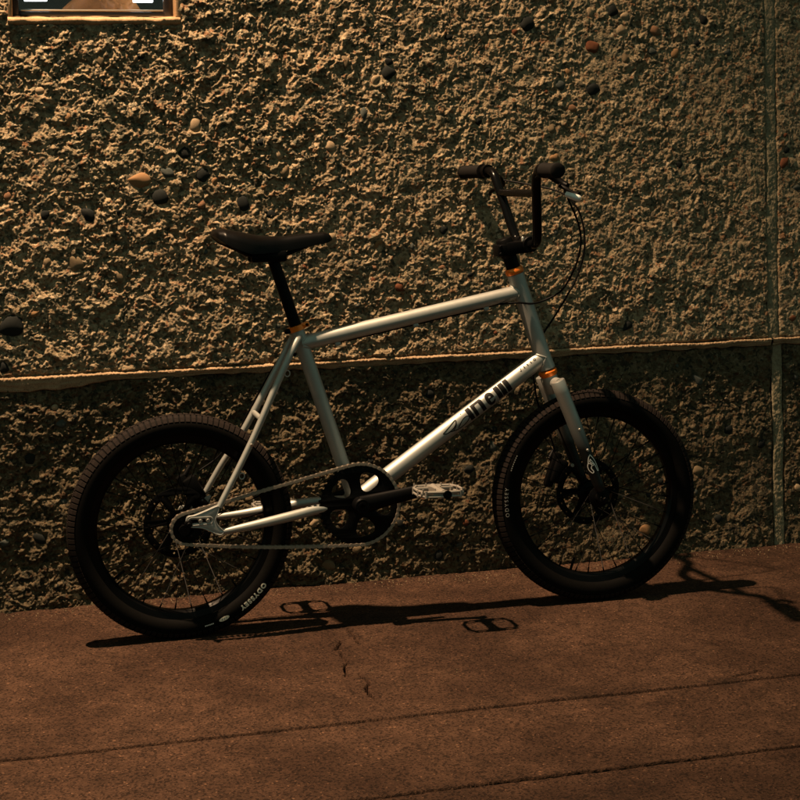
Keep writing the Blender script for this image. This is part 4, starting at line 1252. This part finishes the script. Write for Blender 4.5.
# winged emblem, outline strokes: (u, v) in units of its height
EU = 0.00031
EMB_T = [[(-116, 9), (-40, 24), (19, 37), (14, 16), (-17, -2), (-56, -10), (-95, -5), (-116, 9)],
         [(-60, -10), (-38, -20), (-10, -8), (10, 8), (16, 22)],
         [(-38, -20), (-5, -33), (35, -38), (78, -34), (112, -20), (124, -4), (110, 9), (78, 8), (50, -3), (30, -14), (8, -26)],
         [(80, 50), (88, 52)]]
_im = lambda x, y: (-0.326 * (x - 270) - 0.945 * (y - 300), -0.945 * (x - 270) + 0.326 * (y - 300))
EMB_F = [[_im(*p) for p in st_] for st_ in (
    [(235, 145), (210, 200), (204, 280), (195, 335), (215, 395), (268, 440), (288, 415), (250, 360), (264, 315), (245, 292), (208, 282)],
    [(235, 145), (300, 215), (348, 300), (374, 398), (354, 402), (322, 330), (290, 280), (236, 215)],
    [(236, 215), (232, 258), (292, 300), (280, 322)])]
def emblem(strokes, sc_, w_, mapper, mat, name, parent):
    g = G()
    for st_ in strokes:
        g.add(*ribbon([(x * sc_, y * sc_) for x, y in st_], w_, 8))
    bm = bmesh.new()
    vs_ = [bm.verts.new(p) for p in g.v]
    for q in g.f: bm.faces.new([vs_[i] for i in q])
    return mapper(bm, mat, name, parent)
org_e = DT0 + t_dir * (U_I - 0.0445)
emblem(EMB_T, EU, 0.0023, lambda bm, m, n, p: wrap_tube(bm, org_e, t_dir, n_up, R_DT, 0.05, m, n, p), MAT_DECAL, 'emblem', dt)
# tiny marks near the head tube
_c = lambda x, r: [(x + r * cos(a), r * sin(a)) for a in np.linspace(0, 2 * pi, 20)[:-1]]
tm = fill2d([_c(0.021, 0.0034), _c(0.021, 0.0018)] + [[(x - 0.0012, -0.003), (x + 0.0012, -0.003), (x + 0.0012, 0.003), (x - 0.0012, 0.003)] for x in (0.010, 0.0, -0.010)] + [[(-0.0235, -0.0035), (-0.020, -0.0035), (-0.020, -0.001), (-0.0235, -0.001)], [(-0.0205, 0.001), (-0.018, 0.001), (-0.018, 0.0035), (-0.0205, 0.0035)]])
slice_bm(tm, 1, (-0.002, 0, 0.002))
org_m = DT0 + t_dir * float(np.dot(V3(0.8215, 0, 0.590) - DT0, t_dir))
wrap_tube(tm, org_m, t_dir, n_up, R_DT, 0.62, MAT_DECAL, 'small_mark', dt)
# emblem on the near fork leg
top, dn, L, leg = legs[0]
t2 = -dn
n2 = np.array([-t2[2], 0, t2[0]])
org_f = top + dn * 0.215
emblem(EMB_F, 0.00015, 0.0019, lambda bm, m, n, p: wrap_tube(bm, org_f, t2, n2, 0.0156, 0.0, m, n, p), MAT_WHITE, 'emblem', leg)

# --- cables
def cable(name, pts, r=0.0024, n=8):
    return part(name, tube(catmull(pts, n), r, 10), MAT_BLACK)
cable('brake_cable', [turn((0.845, 0.188, 1.018)), (0.895, 0.13, 1.006), (0.955, 0.07, 0.985), (0.9835, 0.04, 0.949), (0.9965, 0.035, 0.912), (1.000, 0.03, 0.868), (0.9938, 0.03, 0.8245), (0.974, 0.03, 0.772), (0.947, 0.03, 0.729), (0.9155, 0.03, 0.683), (0.885, 0.034, 0.640), (0.8655, 0.035, 0.600), (0.8610, 0.034, 0.556), (0.8650, 0.036, 0.520), (0.8760, 0.050, 0.478), (0.905, 0.068, 0.42), (0.925, 0.070, 0.352)])
cable('brake_cable', [turn((0.842, -0.182, 1.020)), (0.880, -0.150, 0.997), (0.910, -0.110, 0.962), (0.936, -0.090, 0.918), (0.9478, -0.08, 0.875), (0.943, -0.07, 0.828), (0.928, -0.06, 0.787), (0.908, -0.045, 0.752), (0.876, -0.030, 0.732), (0.842, -0.027, 0.7235), (0.808, -0.022, 0.7265), (0.762, -0.006, 0.7235), (0.735, 0.0, 0.7165)])
cable('brake_cable', [(0.735, 0.0, 0.7165), (0.56, 0.004, 0.6845), (0.40, 0.008, 0.6555), (0.335, 0.020, 0.648), (0.296, 0.034, 0.662), (0.272, 0.046, 0.650), (0.232, 0.052, 0.598), (0.170, 0.062, 0.494), (0.148, 0.066, 0.452), (0.100, 0.070, 0.395), (0.055, 0.070, 0.365)])
for bx in (0.735, 0.561, 0.373):
    t = (bx - TT0[0]) / (TT1[0] - TT0[0]); z = TT0[2] + t * (TT1[2] - TT0[2])
    part('cable_stop', bevbox((0.013, 0.009, 0.010), 0.002, 2, Matrix.Translation((bx, -0.001, z - 0.0205)) @ Matrix.Rotation(-0.18, 4, 'Y')), MAT_SILVER)
